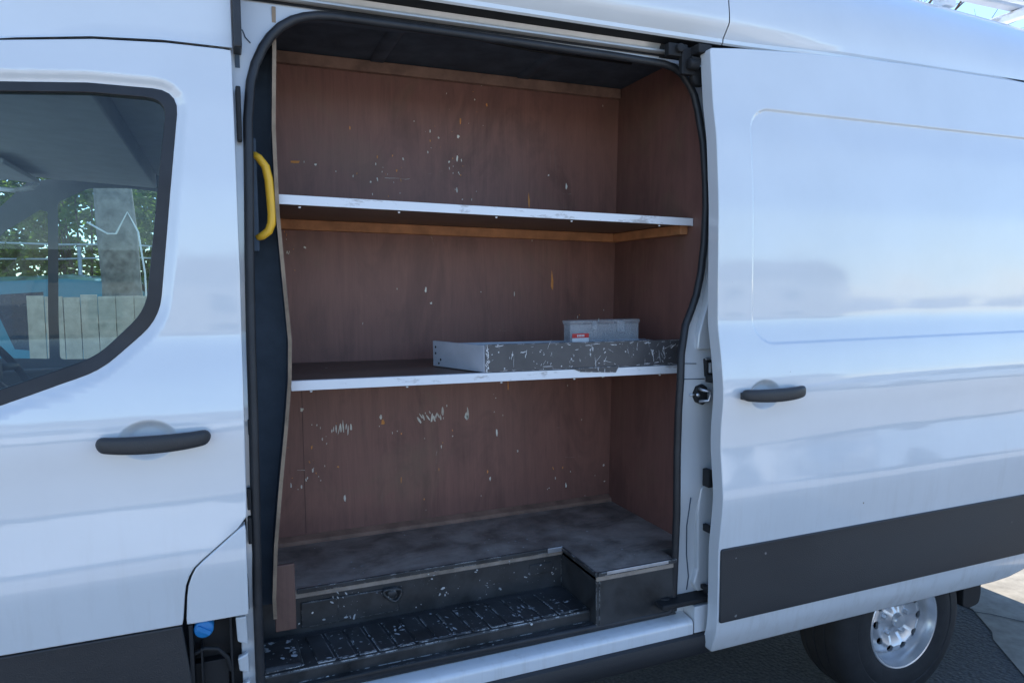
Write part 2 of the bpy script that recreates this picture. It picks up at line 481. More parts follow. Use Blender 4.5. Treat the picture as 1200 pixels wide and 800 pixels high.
van = empty('delivery_van', (0, 0, 0))
tag(van, 'white high-roof panel van with its side door slid open on plywood shelves', 'van')

# ---- sliding door
door_out = round_poly([(1.373, .548), (3.08, .548), (3.08, 2.553), (2.25, 2.552), (1.98, 2.545), (1.745, 2.533), (1.49, 2.517), (1.373, 2.505)],
                      [.012, .30, .08, 0, 0, 0, 0, .008])
RX0, RX1, RZ0, RZ1, RR = 1.507, 3.02, 1.567, 2.332, .085
def sd_round(x, z):
    cx, cz = (RX0+RX1)/2, (RZ0+RZ1)/2; hx, hz = (RX1-RX0)/2-RR, (RZ1-RZ0)/2-RR
    qx, qz = np.abs(x-cx)-hx, np.abs(z-cz)-hz
    return np.hypot(np.maximum(qx, 0), np.maximum(qz, 0))+np.minimum(np.maximum(qx, qz), 0)-RR
def dish(x, z, cx, cz, rx, rz, d):
    q = ((x-cx)/rx)**2+((z-cz)/rz)**2
    return d*smooth((1-q)/.75)
def ysd(x, z):
    y = dprof(z)
    y = y+.0065*smooth((-sd_round(x, z)+.004)/.010)
    y = y+dish(x, z, 1.537, 1.405, .066, .050, .022)
    return y
def lin(a, b, s):
    n = max(1, int(round((b-a)/s))); return [a+(b-a)*i/n for i in range(n+1)]
xs = sorted(set(round(v, 4) for v in lin(1.42, 3.05, .06)+lin(1.495, 1.52, .0025)+lin(1.52, 1.62, .008)+lin(1.46, 1.62, .004)+lin(2.94, 3.03, .01)))
zs = sorted(set(round(v, 4) for v in lin(.56, 2.54, .018)+lin(1.556, 1.578, .0025)+lin(1.578, 1.66, .008)+lin(2.25, 2.322, .008)+lin(2.322, 2.344, .0025)+lin(1.345, 1.465, .004)))
sd = skin('sliding_door', door_out, ysd, 'paint', van, thick=.05, r=.004, xs=xs, zs=zs)
sd['label'] = 'white sliding door pushed open along the van side'
def inner_y(x, z): return dprof(z)+.045
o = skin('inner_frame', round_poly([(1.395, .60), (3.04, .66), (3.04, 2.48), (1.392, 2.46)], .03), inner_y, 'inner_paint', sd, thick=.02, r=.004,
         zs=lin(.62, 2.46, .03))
ms = round_poly([(1.379, .664), (3.05, .664), (3.05, .905), (1.379, .905)], [.006, .02, .02, .006])
skin('side_moulding', ms, lambda x, z: dprof(z)-.007+.004*smooth((z-.84)/.05)*0, 'black_plastic', sd, thick=.012, r=.004, zs=lin(.68, .9, .02))
def handle(name, x0, x1, zc, yb, parent):
    """pull bar: rounded bar standing off the panel, thicker in the middle"""
    m = MB(); n = 28; seg = 16; rings = []
    for i in range(n+1):
        s = (1-math.cos(PI*i/n))/2; x = x0+(x1-x0)*s
        e = min(1, math.sqrt(max(0, 1-(max(0, abs(s-.5)*2-.86)/.14)**2)))
        hz = (.0215-.0035*(2*s-1)**2)*max(e, .10); hy = .014*max(e, .2)
        y = yb-.040+.020*abs(2*s-1)**4
        z = zc-.006*math.cos(PI*(s-.5))*1.0+.006
        rings.append([m.bm.verts.new((x, y+hy*math.copysign(abs(math.cos(a))**.7, math.cos(a)), z+hz*math.copysign(abs(math.sin(a))**.7, math.sin(a))))
                      for a in [2*PI*k/seg for k in range(seg)]])
    for A, B in zip(rings, rings[1:]):
        for k in range(seg): m.bm.faces.new((A[k], A[(k+1) % seg], B[(k+1) % seg], B[k])).smooth = True
    m.bm.faces.new(rings[0]); m.bm.faces.new(rings[-1][::-1])
    for xe in (x0+.025, x1-.025): m.box(xe-.014, xe+.014, yb-.03, yb+.012, zc-.011, zc+.011)
    return m.build(name, 'black_plastic', parent)
handle('door_handle', 1.425, 1.682, 1.407, float(dprof(1.40)), sd)
# roller bracket at the top front corner and the lower roller arm
m = MB(); m.box(1.262, 1.335, .075, .10, 2.495, 2.535); m.box(1.31, 1.365, .07, .09, 2.44, 2.525); m.box(1.335, 1.385, .05, .10, 2.475, 2.492)
m.lathe([(0, -.012), (.03, -.012), (.033, 0), (.03, .012), (0, .012)], (1.385, .085, 2.44), 'y', 20)
m.lathe([(0, -.01), (.014, -.01), (.014, .01), (0, .01)], (1.30, .07, 2.518), 'y', 12)
m.box(1.345, 1.395, .03, .09, 2.50, 2.528); m.lathe([(0, -.02), (.017, -.018), (.017, .018), (0, .02)], (1.345, .06, 2.47), 'x', 14)
m.build('roller_bracket', 'gap_black', sd, .003)
m = MB(); m.box(1.21, 1.44, .0, .07, .697, .714); m.box(1.40, 1.46, -.03, .05, .675, .722); m.lathe([(0, -.02), (.02, -.02), (.02, .02), (0, .02)], (1.25, .05, .70), 'z', 14)
m.build('roller_arm', 'gap_black', sd, .004)
m = MB()
for z0, z1, w in ((1.09, 1.15, .010), (.935, .96, .006), (.735, .75, .012), (1.44, 1.465, .005)):
    m.box(1.392-w, 1.40, -.005, .03, z0, z1)
split(m.build('bump_stop', 'gap_black', sd, .003))

# ---- cab door (near side)
CZ = [(-1.45, 2.06), (-1.2, 2.17), (-.9, 2.255), (-.535, 2.318), (-.343, 2.345), (-.19, 2.355), (-.046, 2.354)]
win_o = round_poly([(-1.24, 1.44), (-.57, 1.50), (-.36, 1.573), (-.232, 1.69), (-.168, 2.243), (-.36, 2.243), (-.60, 2.222), (-.88, 2.165), (-1.24, 1.82)],
                   [.03, .2, .2, .15, .05, .3, .3, .3, .05], 5)
win_i = round_poly([(-1.21, 1.470), (-.57, 1.531), (-.366, 1.60), (-.256, 1.71), (-.19, 2.224), (-.36, 2.225), (-.60, 2.205), (-.88, 2.147), (-1.21, 1.82)],
                   [.02, .2, .18, .14, .045, .3, .3, .3, .05], 5)
cab_out = [(-1.40, .93), (-1.40, 1.55), (-1.25, 1.9)]+CZ[2:-1]+[(-.046, 2.355), (-.046, 1.8), (-.052, 1.185), (-.075, 1.157), (-.158, 1.093), (-.178, 1.075), (-.190, 1.055), (-.199, 1.03), (-.203, 1.0), (-.21, .93)]
_wo = np.array(win_o)
def ycab(x, z):
    y = bprof(z)
    sdw = sd_poly(np.stack([np.asarray(x), np.asarray(z)], 1), _wo)
    y = y+.016*smooth((.030-sdw)/.030)
    y = y+dish(x, z, -.263, 1.40, .066, .050, .022)
    return y
xs = sorted(set(round(v, 4) for v in lin(-1.35, -.06, .05)+lin(-.34, -.188, .004)+lin(-.19, -.13, .006)))
zs = sorted(set(round(v, 4) for v in lin(.94, 2.34, .02)+lin(1.345, 1.455, .004)+lin(1.47, 1.66, .01)+lin(2.19, 2.29, .005)))
cab = skin('cab_door', cab_out, ycab, 'paint', van, holes=[win_o], thick=.035, r=.004, xs=xs, zs=zs)
skin('window_frame', win_o, lambda x, z: bprof(z)+.013, 'rubber', cab, holes=[win_i], thick=.03, r=.003, zs=lin(1.5, 2.24, .03))
skin('window_glass', [(x, z) for x, z in win_i], lambda x, z: bprof(z)+.024, 'glass', cab, thick=0, zs=lin(1.5, 2.2, .03), xs=lin(-1.15, -.2, .1))
handle('door_handle', -.370, -.124, 1.397, float(bprof(1.40)), cab)
skin('lower_cladding', [(-1.40, .56), (-1.40, .921), (-.212, .921), (-.196, .78), (-.20, .56)], lambda x, z: bprof(z)-.004, 'black_plastic', cab, thick=.03, r=.004, zs=lin(.58, .9, .02))

# ---- fuel flap area behind the cab door
flap = [(-.056, .928), (-.056, 1.160), (-.073, 1.1465), (-.151, 1.085), (-.168, 1.069), (-.178, 1.050), (-.186, 1.026), (-.190, .998), (-.195, .928)]
skin('fuel_flap', flap, lambda x, z: bprof(z), 'paint', van, thick=.03, r=.004, zs=lin(.94, 1.15, .02), xs=lin(-.18, -.07, .03))
m = MB(); m.box(-.20, -.03, .075, .08, .50, 1.19); m.box(-.195, -.185, .01, .075, .50, .92)
m.box(-.17, -.165, .02, .075, .52, .85); m.box(-.10, -.094, .03, .075, .52, .94)
m.tube([(-.185+.04*0, .03, .835), (-.16, .028, .845), (-.13, .028, .838), (-.108, .03, .81), (-.10, .035, .77)], .006, 8)
m.box(-.185, -.105, .045, .075, .53, .80); m.prism([(-.215, .92), (-.05, .92), (-.05, 1.20), (-.09, 1.18), (-.215, 1.08)], .045, .055, 'y')  # the prism is black backing that puts shade into the flap gap
m.build('filler_recess', 'gap_black', van, .003)
m = MB(); m.lathe([(0, -.03), (.019, -.03), (.023, -.026), (.024, 0), (.024, .03)], (-.160, .04, .903), 'y', 28)
m.box(-.178, -.142, .004, .012, .898, .908, Matrix.Rotation(.6, 3, 'Y'))
m.build('filler_cap', 'blue_cap', van)
m = MB()
m.hexa([(-.082, .03, .845), (-.056, .03, .83), (-.056, .05, .83), (-.082, .05, .845), (-.085, .03, .91), (-.058, .03, .91), (-.058, .05, .91), (-.085, .05, .91)])
m.hexa([(-.080, .03, .765), (-.056, .03, .755), (-.056, .05, .755), (-.080, .05, .765), (-.083, .03, .80), (-.057, .03, .81), (-.057, .05, .81), (-.083, .05, .80)])
m.hexa([(-.076, .03, .68), (-.054, .03, .67), (-.054, .05, .67), (-.076, .05, .68), (-.078, .03, .722), (-.055, .03, .735), (-.055, .05, .735), (-.078, .05, .722)])
split(m.build('painted_bracket', 'inner_paint', van, .004))

# ---- door aperture, seal, track, sill
HOLE = [(1.263, .652), (1.285, .662), (1.298, .690), (1.300, .75), (1.300, 1.004), (1.303, 1.2), (1.306, 1.349), (1.311, 1.45), (1.320, 1.53), (1.348, 1.625), (1.375, 1.68), (1.393, 1.725), (1.411, 1.80), (1.424, 1.90),
        (1.431, 2.02), (1.432, 2.115), (1.429, 2.23), (1.420, 2.34), (1.408, 2.395), (1.390, 2.43), (1.36, 2.467), (1.325, 2.487), (1.277, 2.496), (1.1, 2.500), (.748, 2.503), (.4, 2.505), (.22, 2.505),
        (.175, 2.501), (.142, 2.493), (.108, 2.479), (.075, 2.456), (.046, 2.424), (.026, 2.392), (.005, 2.345), (-.009, 2.292), (-.019, 2.195), (-.022, 2.064), (-.028, 1.845), (-.032, 1.624),
        (-.034, 1.404), (-.037, 1.178), (-.040, .947), (-.040, .72), (-.036, .668), (-.02, .652)]
ap_out = [(-.07, .60), (1.78, .60), (1.78, 2.514), (-.04, 2.514), (-.07, 2.40)]
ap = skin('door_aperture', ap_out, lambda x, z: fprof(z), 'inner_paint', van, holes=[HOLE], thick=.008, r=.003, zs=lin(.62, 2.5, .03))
# seam sealer lines and pressed details on the pillar corner
m = MB()
def yfl(z): return float(fprof(z))-.0015
m.tube([(-.035, yfl(2.43), 2.43), (-.012, yfl(2.428), 2.428), (-.006, yfl(2.41), 2.41), (.006, yfl(2.40), 2.397)], .0016, 6)
m.tube([(1.31, yfl(1.45), 1.452), (1.40, yfl(1.45), 1.448)], .0014, 6); m.tube([(1.315, yfl(1.5), 1.503), (1.37, yfl(1.5), 1.50)], .0014, 6)
m.tube([(1.345, yfl(1.05), 1.05), (1.338, yfl(.95), .95), (1.342, yfl(.85), .85), (1.352, yfl(.76), .77), (1.345, yfl(.72), .725)], .002, 6)
split(m.build('seam_line', 'dark_trim', ap))
m = MB()
for z0, z1 in ((2.045, 2.06), (2.005, 2.022)): m.box(1.437, 1.475, yfl(z0)-.004, yfl(z0)+.01, z0, z1)
split(m.build('vent_slot', 'gap_black', ap))
# raised pressing on the rear pillar (upper) and its recess for the slot
m = MB(); m.prism(round_poly([(1.372, 1.545), (1.47, 1.545), (1.50, 1.80), (1.48, 2.30), (1.455, 2.31), (1.448, 1.9), (1.41, 1.70), (1.378, 1.60)], .012, 4), yfl(1.9)-.03, yfl(1.9)+.03, 'y')
m.prism(round_poly([(1.36, .75), (1.375, .80), (1.372, 1.0), (1.385, 1.08), (1.46, 1.10), (1.46, .72), (1.375, .72)], .012, 4), yfl(.9)-.018, yfl(.9)+.02, 'y')
split(m.build('pillar_pressing', 'inner_paint', ap, .006, 3))
m = MB(); m.box(1.400, 1.45, yfl(1.48)-.012, yfl(1.48)+.01, 1.455, 1.515)
m.build('latch_slot', 'gap_black', ap, .003)
m = MB(); m.box(1.408, 1.44, yfl(1.48)-.022, yfl(1.48)-.008, 1.468, 1.503); m.box(1.395, 1.445, yfl(1.48)-.016, yfl(1.48)-.010, 1.512, 1.520)
m.build('latch_roller', 'metal_trim', ap, .003)
m = MB()
m.prism(round_poly([(1.352, 1.405), (1.362, 1.425), (1.385, 1.432), (1.402, 1.42), (1.402, 1.375), (1.385, 1.362), (1.362, 1.372), (1.352, 1.39)], .004, 3), yfl(1.4)-.012, yfl(1.4)+.005, 'y')
m.build('striker_plate', 'gap_black', ap, .002)
m = MB(); m.tube([(1.368, yfl(1.4)-.012, 1.418), (1.368, yfl(1.4)-.035, 1.416), (1.390, yfl(1.4)-.04, 1.412), (1.396, yfl(1.4)-.035, 1.398), (1.390, yfl(1.4)-.035, 1.38), (1.368, yfl(1.4)-.012, 1.376)], .005, 8)
m.lathe([(0, -.018), (.006, -.018), (.006, 0)], (1.362, yfl(1.4), 1.398), 'y', 10); m.tube([(1.335, yfl(1.4)-.006, 1.398), (1.36, yfl(1.4)-.006, 1.398)], .003, 6)
m.build('striker', 'metal_trim', ap)
m = MB(); m.box(-.036, -.024, .066, .12, 2.135, 2.27); m.build('door_check', 'gap_black', ap, .003)
m = MB(); m.box(-.037, -.027, .035, .06, 1.385, 1.425); m.box(-.045, -.036, .03, .055, 1.19, 1.245); m.box(-.046, -.037, .03, .055, 1.10, 1.17); split(m.build('latch_slot', 'gap_black', ap, .002))
# rubber seal all round the opening
cen = np.mean(HOLE, axis=0); ins = []
P_ = [Vector((x, z)) for x, z in HOLE]
for i, p in enumerate(P_):
    t = (P_[(i+1) % len(P_)]-P_[i-1]).normalized(); n = Vector((-t.y, t.x))
    if n.dot(Vector(cen)-p) < 0: n = -n
    q = p+n*.011; ins.append((q.x, float(fprof(q.y))-.006, q.y))
m = MB(); m.tube(ins, .0125, 12, closed=True)
m.build('door_seal', 'rubber', van)
# reveal behind the seal
m = MB(); n = len(HOLE)
A = [m.bm.verts.new((x, float(fprof(z))+.004, z)) for x, z in HOLE]; B = [m.bm.verts.new((x+(.006 if x > .6 else -.006), float(fprof(z))+(.03 if x > .6 and z > .7 else .11), z+(.01 if z > 1.5 else 0))) for x, z in HOLE]
for i in range(n): m.bm.faces.new((A[i], A[(i+1) % n], B[(i+1) % n], B[i]))
m.build('inner_reveal', 'dark_trim', van)
# track above the opening
m = MB(); m.strip([(.132, 2.548), (.140, 2.531)], [-.015, 1.27]); m.strip([(.140, 2.531), (.128, 2.529), (.121, 2.525), (.121, 2.520), (.128, 2.517), (.140, 2.517)], [-.015, 1.30])
m.build('door_track', 'track', van, sharp=35)
m = MB(); m.strip([(.078, 2.553), (.134, 2.549)], [-.015, 1.75]); m.strip([(.140, 2.5165), (.136, 2.508)], [-.015, 1.4]); m.strip([(.134, 2.549), (.139, 2.505)], [1.268, 1.75])
m.build('track_channel', 'gap_black', van)
m = MB(); m.box(-.036, -.017, .055, .13, 2.362, 2.60)
m.build('channel_end_block', 'rubber', van, .004)
# sill
m = MB(); m.strip([(.062, .652), (.030, .648), (.008, .644), (.001, .638), (-.001, .630), (-.001, .598)], [-.05, .3, .6, .9, 1.2, 1.33])
m.box(1.335, 1.45, -.001, .09, .60, .690)
m.build('sill', 'paint', van, sharp=40)
m = MB(); m.strip([(-.002, .597), (-.014, .592), (-.018, .57), (-.012, .53), (.03, .50), (.1, .49)], [-.20, .4, 1.0, 1.5, 2.02])
m.build('rocker_cladding', 'black_plastic', van, sharp=50)

# ---- upper side, roof and far side shell
UP = [(.080, 2.551), (.073, 2.556), (.072, 2.568), (.066, 2.576), (.046, 2.602), (.041, 2.612), (.042, 2.64), (.048, 2.69), (.062, 2.74), (.085, 2.79), (.12, 2.84), (.17, 2.885), (.235, 2.92), (.32, 2.943), (.45, 2.960), (.7, 2.972), (1.03, 2.976)]
FAR = [(W2-y, z) for y, z in UP[::-1]]+[(W2-float(bprof(z)), z) for z in lin(2.50, .5, .07) if z < 2.52]
def lin_d(a, b, n): return [a+(b-a)*i/n for i in range(n+1)]
m = MB()
def droop(x, y, z):
    if z < 2.615 and y < 1: y = y+(.043-y)*float(smooth(np.array((x-1.5)/.45)))*(1 if z > 2.57 else .8)
    return y, z-(max(0, x-1.6)**2*.018 if z > 2.6 else 0)
m.strip(UP+FAR[1:], lin_d(1.4735, 3.94, 24), droop)
m.build('roof_shell', 'paint', van, sharp=32)
m = MB(); m.strip(UP+FAR[1:], lin_d(-.012, 1.4695, 4)); m.build('roof_shell', 'paint', van, sharp=32)
# cab roof: same section shrinking towards the windscreen
CUP = [(.082, 2.362), (.086, 2.368), (.088, 2.40), (.088, 2.5), (.088, 2.6), (.092, 2.68), (.10, 2.74), (.115, 2.79), (.14, 2.84), (.18, 2.885), (.24, 2.92), (.32, 2.943), (.45, 2.960), (.7, 2.972), (1.03, 2.976)]
CUPF = CUP+[(W2-y, z) for y, z in CUP[::-1][1:]]
def cabroof(x, y, z):
    g = float(np.interp(x, [c[0] for c in CZ], [c[1] for c in CZ])); s = float(np.interp(x, [-1.1, -.95, -.7, -.4, -.04], [.25, .42, .75, .95, 1]))
    return y+(.10*smooth(np.array((-.5-x)/.8)) if y < 1 else -.10*smooth(np.array((-.5-x)/.8))), g+.012+(z-2.362)*s
m = MB(); m.strip(CUPF, [-1.08, -.95, -.8, -.65, -.5, -.35, -.2, -.0405], cabroof); m.build('cab_roof', 'paint', van, sharp=32)
m = MB()
for (xa, za), (xb, zb) in zip(CZ, CZ[1:]):
    ya = float(bprof(za))+.028; yb = float(bprof(zb))+.028
    m.quad([(xa, ya, za-.03), (xb, yb, zb-.03), (xb, yb, zb+.014), (xa, ya, za+.014)])
m.build('gap_backing', 'gap_black', van)  # black strip standing in for the shade inside the gap over the door
# far cab door with its window openings
def yfar(x, z): return W2-bprof(z)
fq = [(-1.20, 1.45), (-.868, 1.43), (-.832, 2.12), (-.86, 2.13), (-1.0, 2.03), (-1.20, 1.82)]
fm = round_poly([(-.825, 1.425), (-.30, 1.41), (-.26, 2.225), (-.5, 2.243), (-.66, 2.235), (-.788, 2.165)], [.02, .06, .05, .2, .1, .03], 4)
fo = [(-1.42, .93), (-1.42, 1.55), (-1.25, 1.9)]+CZ[2:]+[(-.046, .55), (-1.42, .55)]
far = skin('cab_door', fo[:-1], yfar, 'cab_trim', van, holes=[fq, fm], thick=-.05, r=.004, zs=lin(.6, 2.3, .05), side=-1)
for nm, pl in (('window_glass', fq), ('window_glass', fm)):
    skin(nm, pl, lambda x, z: yfar(x, z)-.01, 'glass', far, thick=0, zs=lin(1.5, 2.2, .1), side=-1)
m = MB(); m.box(-1.42, -.06, 1.86, 1.92, .6, 1.40); m.box(-1.3, -.2, 1.80, 1.87, 1.0, 1.12)
m.build('door_card', 'dash', far, .01)
# windscreen, pillars, bonnet, front end
m = MB(); m.quad([(-1.09, .20, 2.30), (-1.09, 1.86, 2.30), (-1.80, 1.92, 1.56), (-1.80, .14, 1.56)]); m.build('windscreen', 'glass', van)
m = MB()
for ys in (.155, W2-.155): m.tube([(-1.05, ys+(.02 if ys < 1 else -.02), 2.33), (-1.45, ys, 1.93), (-1.84, ys-(.03 if ys < 1 else -.03), 1.54)], .045, 8)
split(m.build('windscreen_pillar', 'cab_trim', van))
m = MB(); sec = []
for x, w, zt in ((-1.42, .985, 1.56), (-1.8, .965, 1.56), (-2.1, .90, 1.40), (-2.25, .82, 1.22), (-2.32, .80, .9), (-2.32, .85, .45)):
    sec.append([m.bm.verts.new((x, 1.03+s*w, z)) for s, z in ((-1, .45), (-1, zt-.10), (-.9, zt-.02), (0, zt), (.9, zt-.02), (1, zt-.10), (1, .45))])
for a, b in zip(sec, sec[1:]):
    for i in range(6): m.bm.faces.new((a[i], b[i], b[i+1], a[i+1]))
m.bm.faces.new(sec[-1]); m.build('front_end', 'paint', van, sharp=40)
# near side rear quarter and rear end (behind the slid door), with wheel arch
arch = [(2.48+.43*math.cos(a), .36+.43*math.sin(a)) for a in [PI*k/14 for k in range(15)]]
arch = [(x, z) for x, z in arch if z > .5]
q = [(1.79, .50)]+[(2.06, .5)]+arch[::-1]+[(2.9, .5), (3.94, .5), (3.94, 2.54), (1.79, 2.54)]
skin('rear_quarter', q, lambda x, z: bprof(np.minimum(z, 2.5)), 'paint', van, thick=.03, zs=lin(.55, 2.5, .05))
full = UP+FAR[1:]+[(float(bprof(z)), z) for z in lin(.5, 2.52, .1)]
m = MB(); m.prism([(y, z-(.098 if z > 2.6 else 0)) for y, z in full], 3.925, 3.95, 'x'); m.build('rear_end', 'paint', van)
m = MB(); m.box(3.93, 4.0, .1, 1.96, .40, .58); m.build('rear_bumper', 'black_plastic', van, .02)
m = MB(); m.prism([(.1, .50), (1.96, .50), (1.96, 2.54), (1.90, 2.56), (.12, 2.56), (.12, 2.3), (.085, 1.5)], -.034, -.022, 'x'); m.build('bulkhead', 'dark_trim', van)
m = MB(); m.box(-2.2, 2.0, .12, 1.94, .48, .56); m.box(2.0, 2.95, .42, 1.64, .45, .56); m.box(2.95, 3.92, .12, 1.94, .48, .56); m.box(-.03, 3.9, .45, 1.95, .80, .815)
m.box(2.05, 2.9, .40, .42, .45, .815); m.build('underbody', 'gap_black', van)

# ---- cab interior
m = MB()
m.box(-.36, -.05, .16, 1.90, 2.295, 2.31); m.hexa([(-1.08, .2, 2.27), (-.36, .16, 2.235), (-.36, 1.9, 2.235), (-1.08, 1.86, 2.27), (-1.08, .2, 2.33), (-.36, .16, 2.33), (-.36, 1.9, 2.33), (-1.08, 1.86, 2.33)])
m.build('headliner', 'headliner', van, .02, 3)
m = MB(); m.hexa([(-1.02, 1.2, 2.235), (-.80, 1.2, 2.215), (-.80, 1.75, 2.215), (-1.02, 1.75, 2.235), (-1.02, 1.2, 2.255), (-.80, 1.2, 2.235), (-.80, 1.75, 2.235), (-1.02, 1.75, 2.255)]); m.build('sun_visor', 'headliner', van, .008, 3)
m = MB(); m.tube([(-.98, 1.80, 2.215), (-.965, 1.77, 2.19), (-.90, 1.76, 2.185), (-.835, 1.77, 2.20), (-.82, 1.80, 2.225)], .010, 8); m.build('grab_handle', 'trim', van)
m = MB(); m.prism([(-1.80, 1.54), (-1.30, 1.50), (-1.12, 1.46), (-1.05, 1.36), (-1.10, 1.0), (-1.3, .8), (-1.8, .8)], .16, 1.90, 'y'); m.build('dashboard', 'dash', van, .03, 3)
m = MB(); cx, cy, cz = -.93, 1.46, 1.47; ring = []
ax = Vector((-.80, 0, -.60)).normalized(); u = Vector((0, 1, 0)); w = ax.cross(u)
m.tube([Vector((cx, cy, cz))+(u*math.cos(a)+w*math.sin(a))*.19 for a in [2*PI*k/28 for k in range(28)]], .015, 10, closed=True)
for a in (.2, PI-.2, -PI/2): m.tube([Vector((cx, cy, cz))+ax*.03, Vector((cx, cy, cz))+(u*math.cos(a)+w*math.sin(a))*.185], .016, 8)
m.lathe([(0, 0), (.05, 0), (.05, .05), (0, .05)], (cx-.04, cy, cz-.03), 'x', 16); m.build('steering_wheel', 'gap_black', van)
for yy in (.52, 1.5):
    m = MB(); m.box(-.62, -.14, yy-.24, yy+.24, .95, 1.12); m.box(-.30, -.12, yy-.24, yy+.24, 1.1, 1.30)
    m.build('seat', 'cab_trim', van, .04, 3)

# ---- cargo interior
YB = .70
def xr(z): return 1.41+(z-.848)*.0245
# back panel with chips in its face veneer
m = MB(); m.box(.02, 1.47, YB, YB+.012, .83, 2.60)
def drag(x, z, l, ang, mi, w=.0011):
    q = [(x+l*t*math.cos(ang)+random.gauss(0, .0012), z+l*t*math.sin(ang)+random.gauss(0, .0012)) for t in (0, .2, .4, .6, .8, 1)]
    for (ax_, az_), (bx_, bz_) in zip(q, q[1:]):
        if random.random() < .2: continue
        m.quad([(ax_, YB-.0012, az_-w*random.random()), (bx_, YB-.0012, bz_-w*random.random()), (bx_, YB-.0012, bz_+w*random.random()), (ax_, YB-.0012, az_+w*random.random())], mi)
def chip(x, z, w, h, mi, rot=0, y=YB-.0012):
    g_ = random.choice((.6, .8, 1.0, 1.3, 1.6)); w *= 1.2*g_; h *= 1.15*g_; n = random.randint(6, 9); pts = []
    for k in range(n):
        a = 2*PI*k/n; rr = random.uniform(.55, 1.15)
        px, pz = math.cos(a)*w*rr, math.sin(a)*h*rr
        pts.append((x+px*math.cos(rot)-pz*math.sin(rot), y, z+px*math.sin(rot)+pz*math.cos(rot)))
    m.quad(pts, mi)
for k in range(9): chip(.262+k*.0085+random.uniform(-.003, .003), 1.25+random.uniform(-.008, .008), random.uniform(.0012, .0026), random.uniform(.008, .024), 1, random.uniform(-.25, .1))
for k in range(12): chip(.585+k*.0085, 1.275+random.uniform(-.018, .014), random.uniform(.0015, .004), random.uniform(.004, .015), 1, random.uniform(-.6, .6))
for (x, z, w, h, mi) in ((.233, 2.051, .003, .016, 2), (.186, 1.902, .004, .004, 1), (1.145, 1.778, .004, .03, 2), (.78, 1.266, .003, .018, 1), (.775, 1.255, .004, .01, 1), (.44, 1.28, .005, .011, 1), (.448, 1.262, .006, .007, 2),
                         (.512, 1.035, .003, .02, 2), (.66, 1.06, .002, .012, 2), (.756, 2.324, .006, .006, 1), (.353, 2.325, .003, .012, 2), (.765, 2.38, .002, .01, 2), (.30, 2.17, .004, .004, 1), (.23, 2.19, .003, .003, 1),
                         (.16, 2.195, .012, .003, 2), (.392, 1.438, .0025, .0025, 1), (.62, 1.75, .004, .009, 1), (.64, 1.70, .004, .004, 1), (.98, 1.73, .002, .012, 1), (.84, 1.74, .004, .004, 1), (1.045, 2.097, .002, .018, 2), (1.03, 1.985, .0025, .011, 1), (1.085, 1.965, .003, .008, 1),
                         (.27, 1.48, .004, .004, 1), (.16, 1.33, .004, .004, 1), (.30, .99, .003, .009, 1), (.28, 1.11, .004, .005, 2), (.90, 1.18, .002, .012, 1), (.99, 1.10, .003, .004, 1), (.86, 1.03, .003, .009, 2), (.87, 1.0, .003, .009, 1), (1.13, 2.2, .003, .003, 1), (1.21, 2.16, .0025, .008, 1),
                         (1.36, 1.62, .004, .012, 1), (1.35, 1.52, .004, .006, 1), (1.38, 1.38, .006, .006, 1), (1.385, 1.0, .004, .006, 1), (1.39, .93, .006, .005, 1), (.95, 1.37, .002, .014, 2), (.15, 1.05, .0025, .005, 1), (.60, .95, .003, .006, 2)):
    chip(x, z, w, h, mi)
CL = [(random.uniform(.15, 1.35), random.choice((random.uniform(.95, 1.4), random.uniform(1.55, 1.9), random.uniform(2.05, 2.45)))) for _ in range(15)]
for k in range(120):
    c_ = random.choice(CL); px_, pz_ = c_[0]+random.gauss(0, .035), c_[1]+random.gauss(0, .05)
    if not .1 < px_ < 1.4: continue
    chip(px_, pz_, random.uniform(.0008, .0022), random.uniform(.001, .007), random.choice((1, 1, 2)), random.uniform(-.2, .2))
for k in range(46):
    drag(random.uniform(.12, 1.3), random.choice((random.gauss(1.15, .12), random.gauss(1.62, .06), random.gauss(2.12, .08), random.uniform(.9, 2.4))), random.uniform(.02, .12), random.choice((random.gauss(PI/2, .15), random.gauss(PI/2, .1), random.gauss(.1, .2))), random.choice((4, 4, 4, 1)), random.uniform(.0005, .0012))
m.box(.16, .1612, YB-.001, YB+.001, .88, 1.45, mi=3)
m.build('back_panel', ['ply_back', 'chip', 'chip_orange', 'gap_black', 'scratch'], van, recalc=True)
# right end panel
m = MB(); rows = []
for z in lin(.82, 2.6, .06):
    y0 = float(fprof(min(z, 2.5)))+.022
    rows.append([m.bm.verts.new(p) for p in ((xr(z), y0, z), (xr(z)+.005, y0, z), (xr(z)+.005, .699, z), (xr(z), .699, z))])
for a, b in zip(rows, rows[1:]):
    for i in range(4):
        f = m.bm.faces.new((a[i], a[(i+1) % 4], b[(i+1) % 4], b[i])); f.material_index = 1 if i == 0 else 0
m.bm.faces.new(rows[0]); m.bm.faces.new(rows[-1][::-1])
m.build('end_panel', ['ply_side', 'batten_grey'], van)
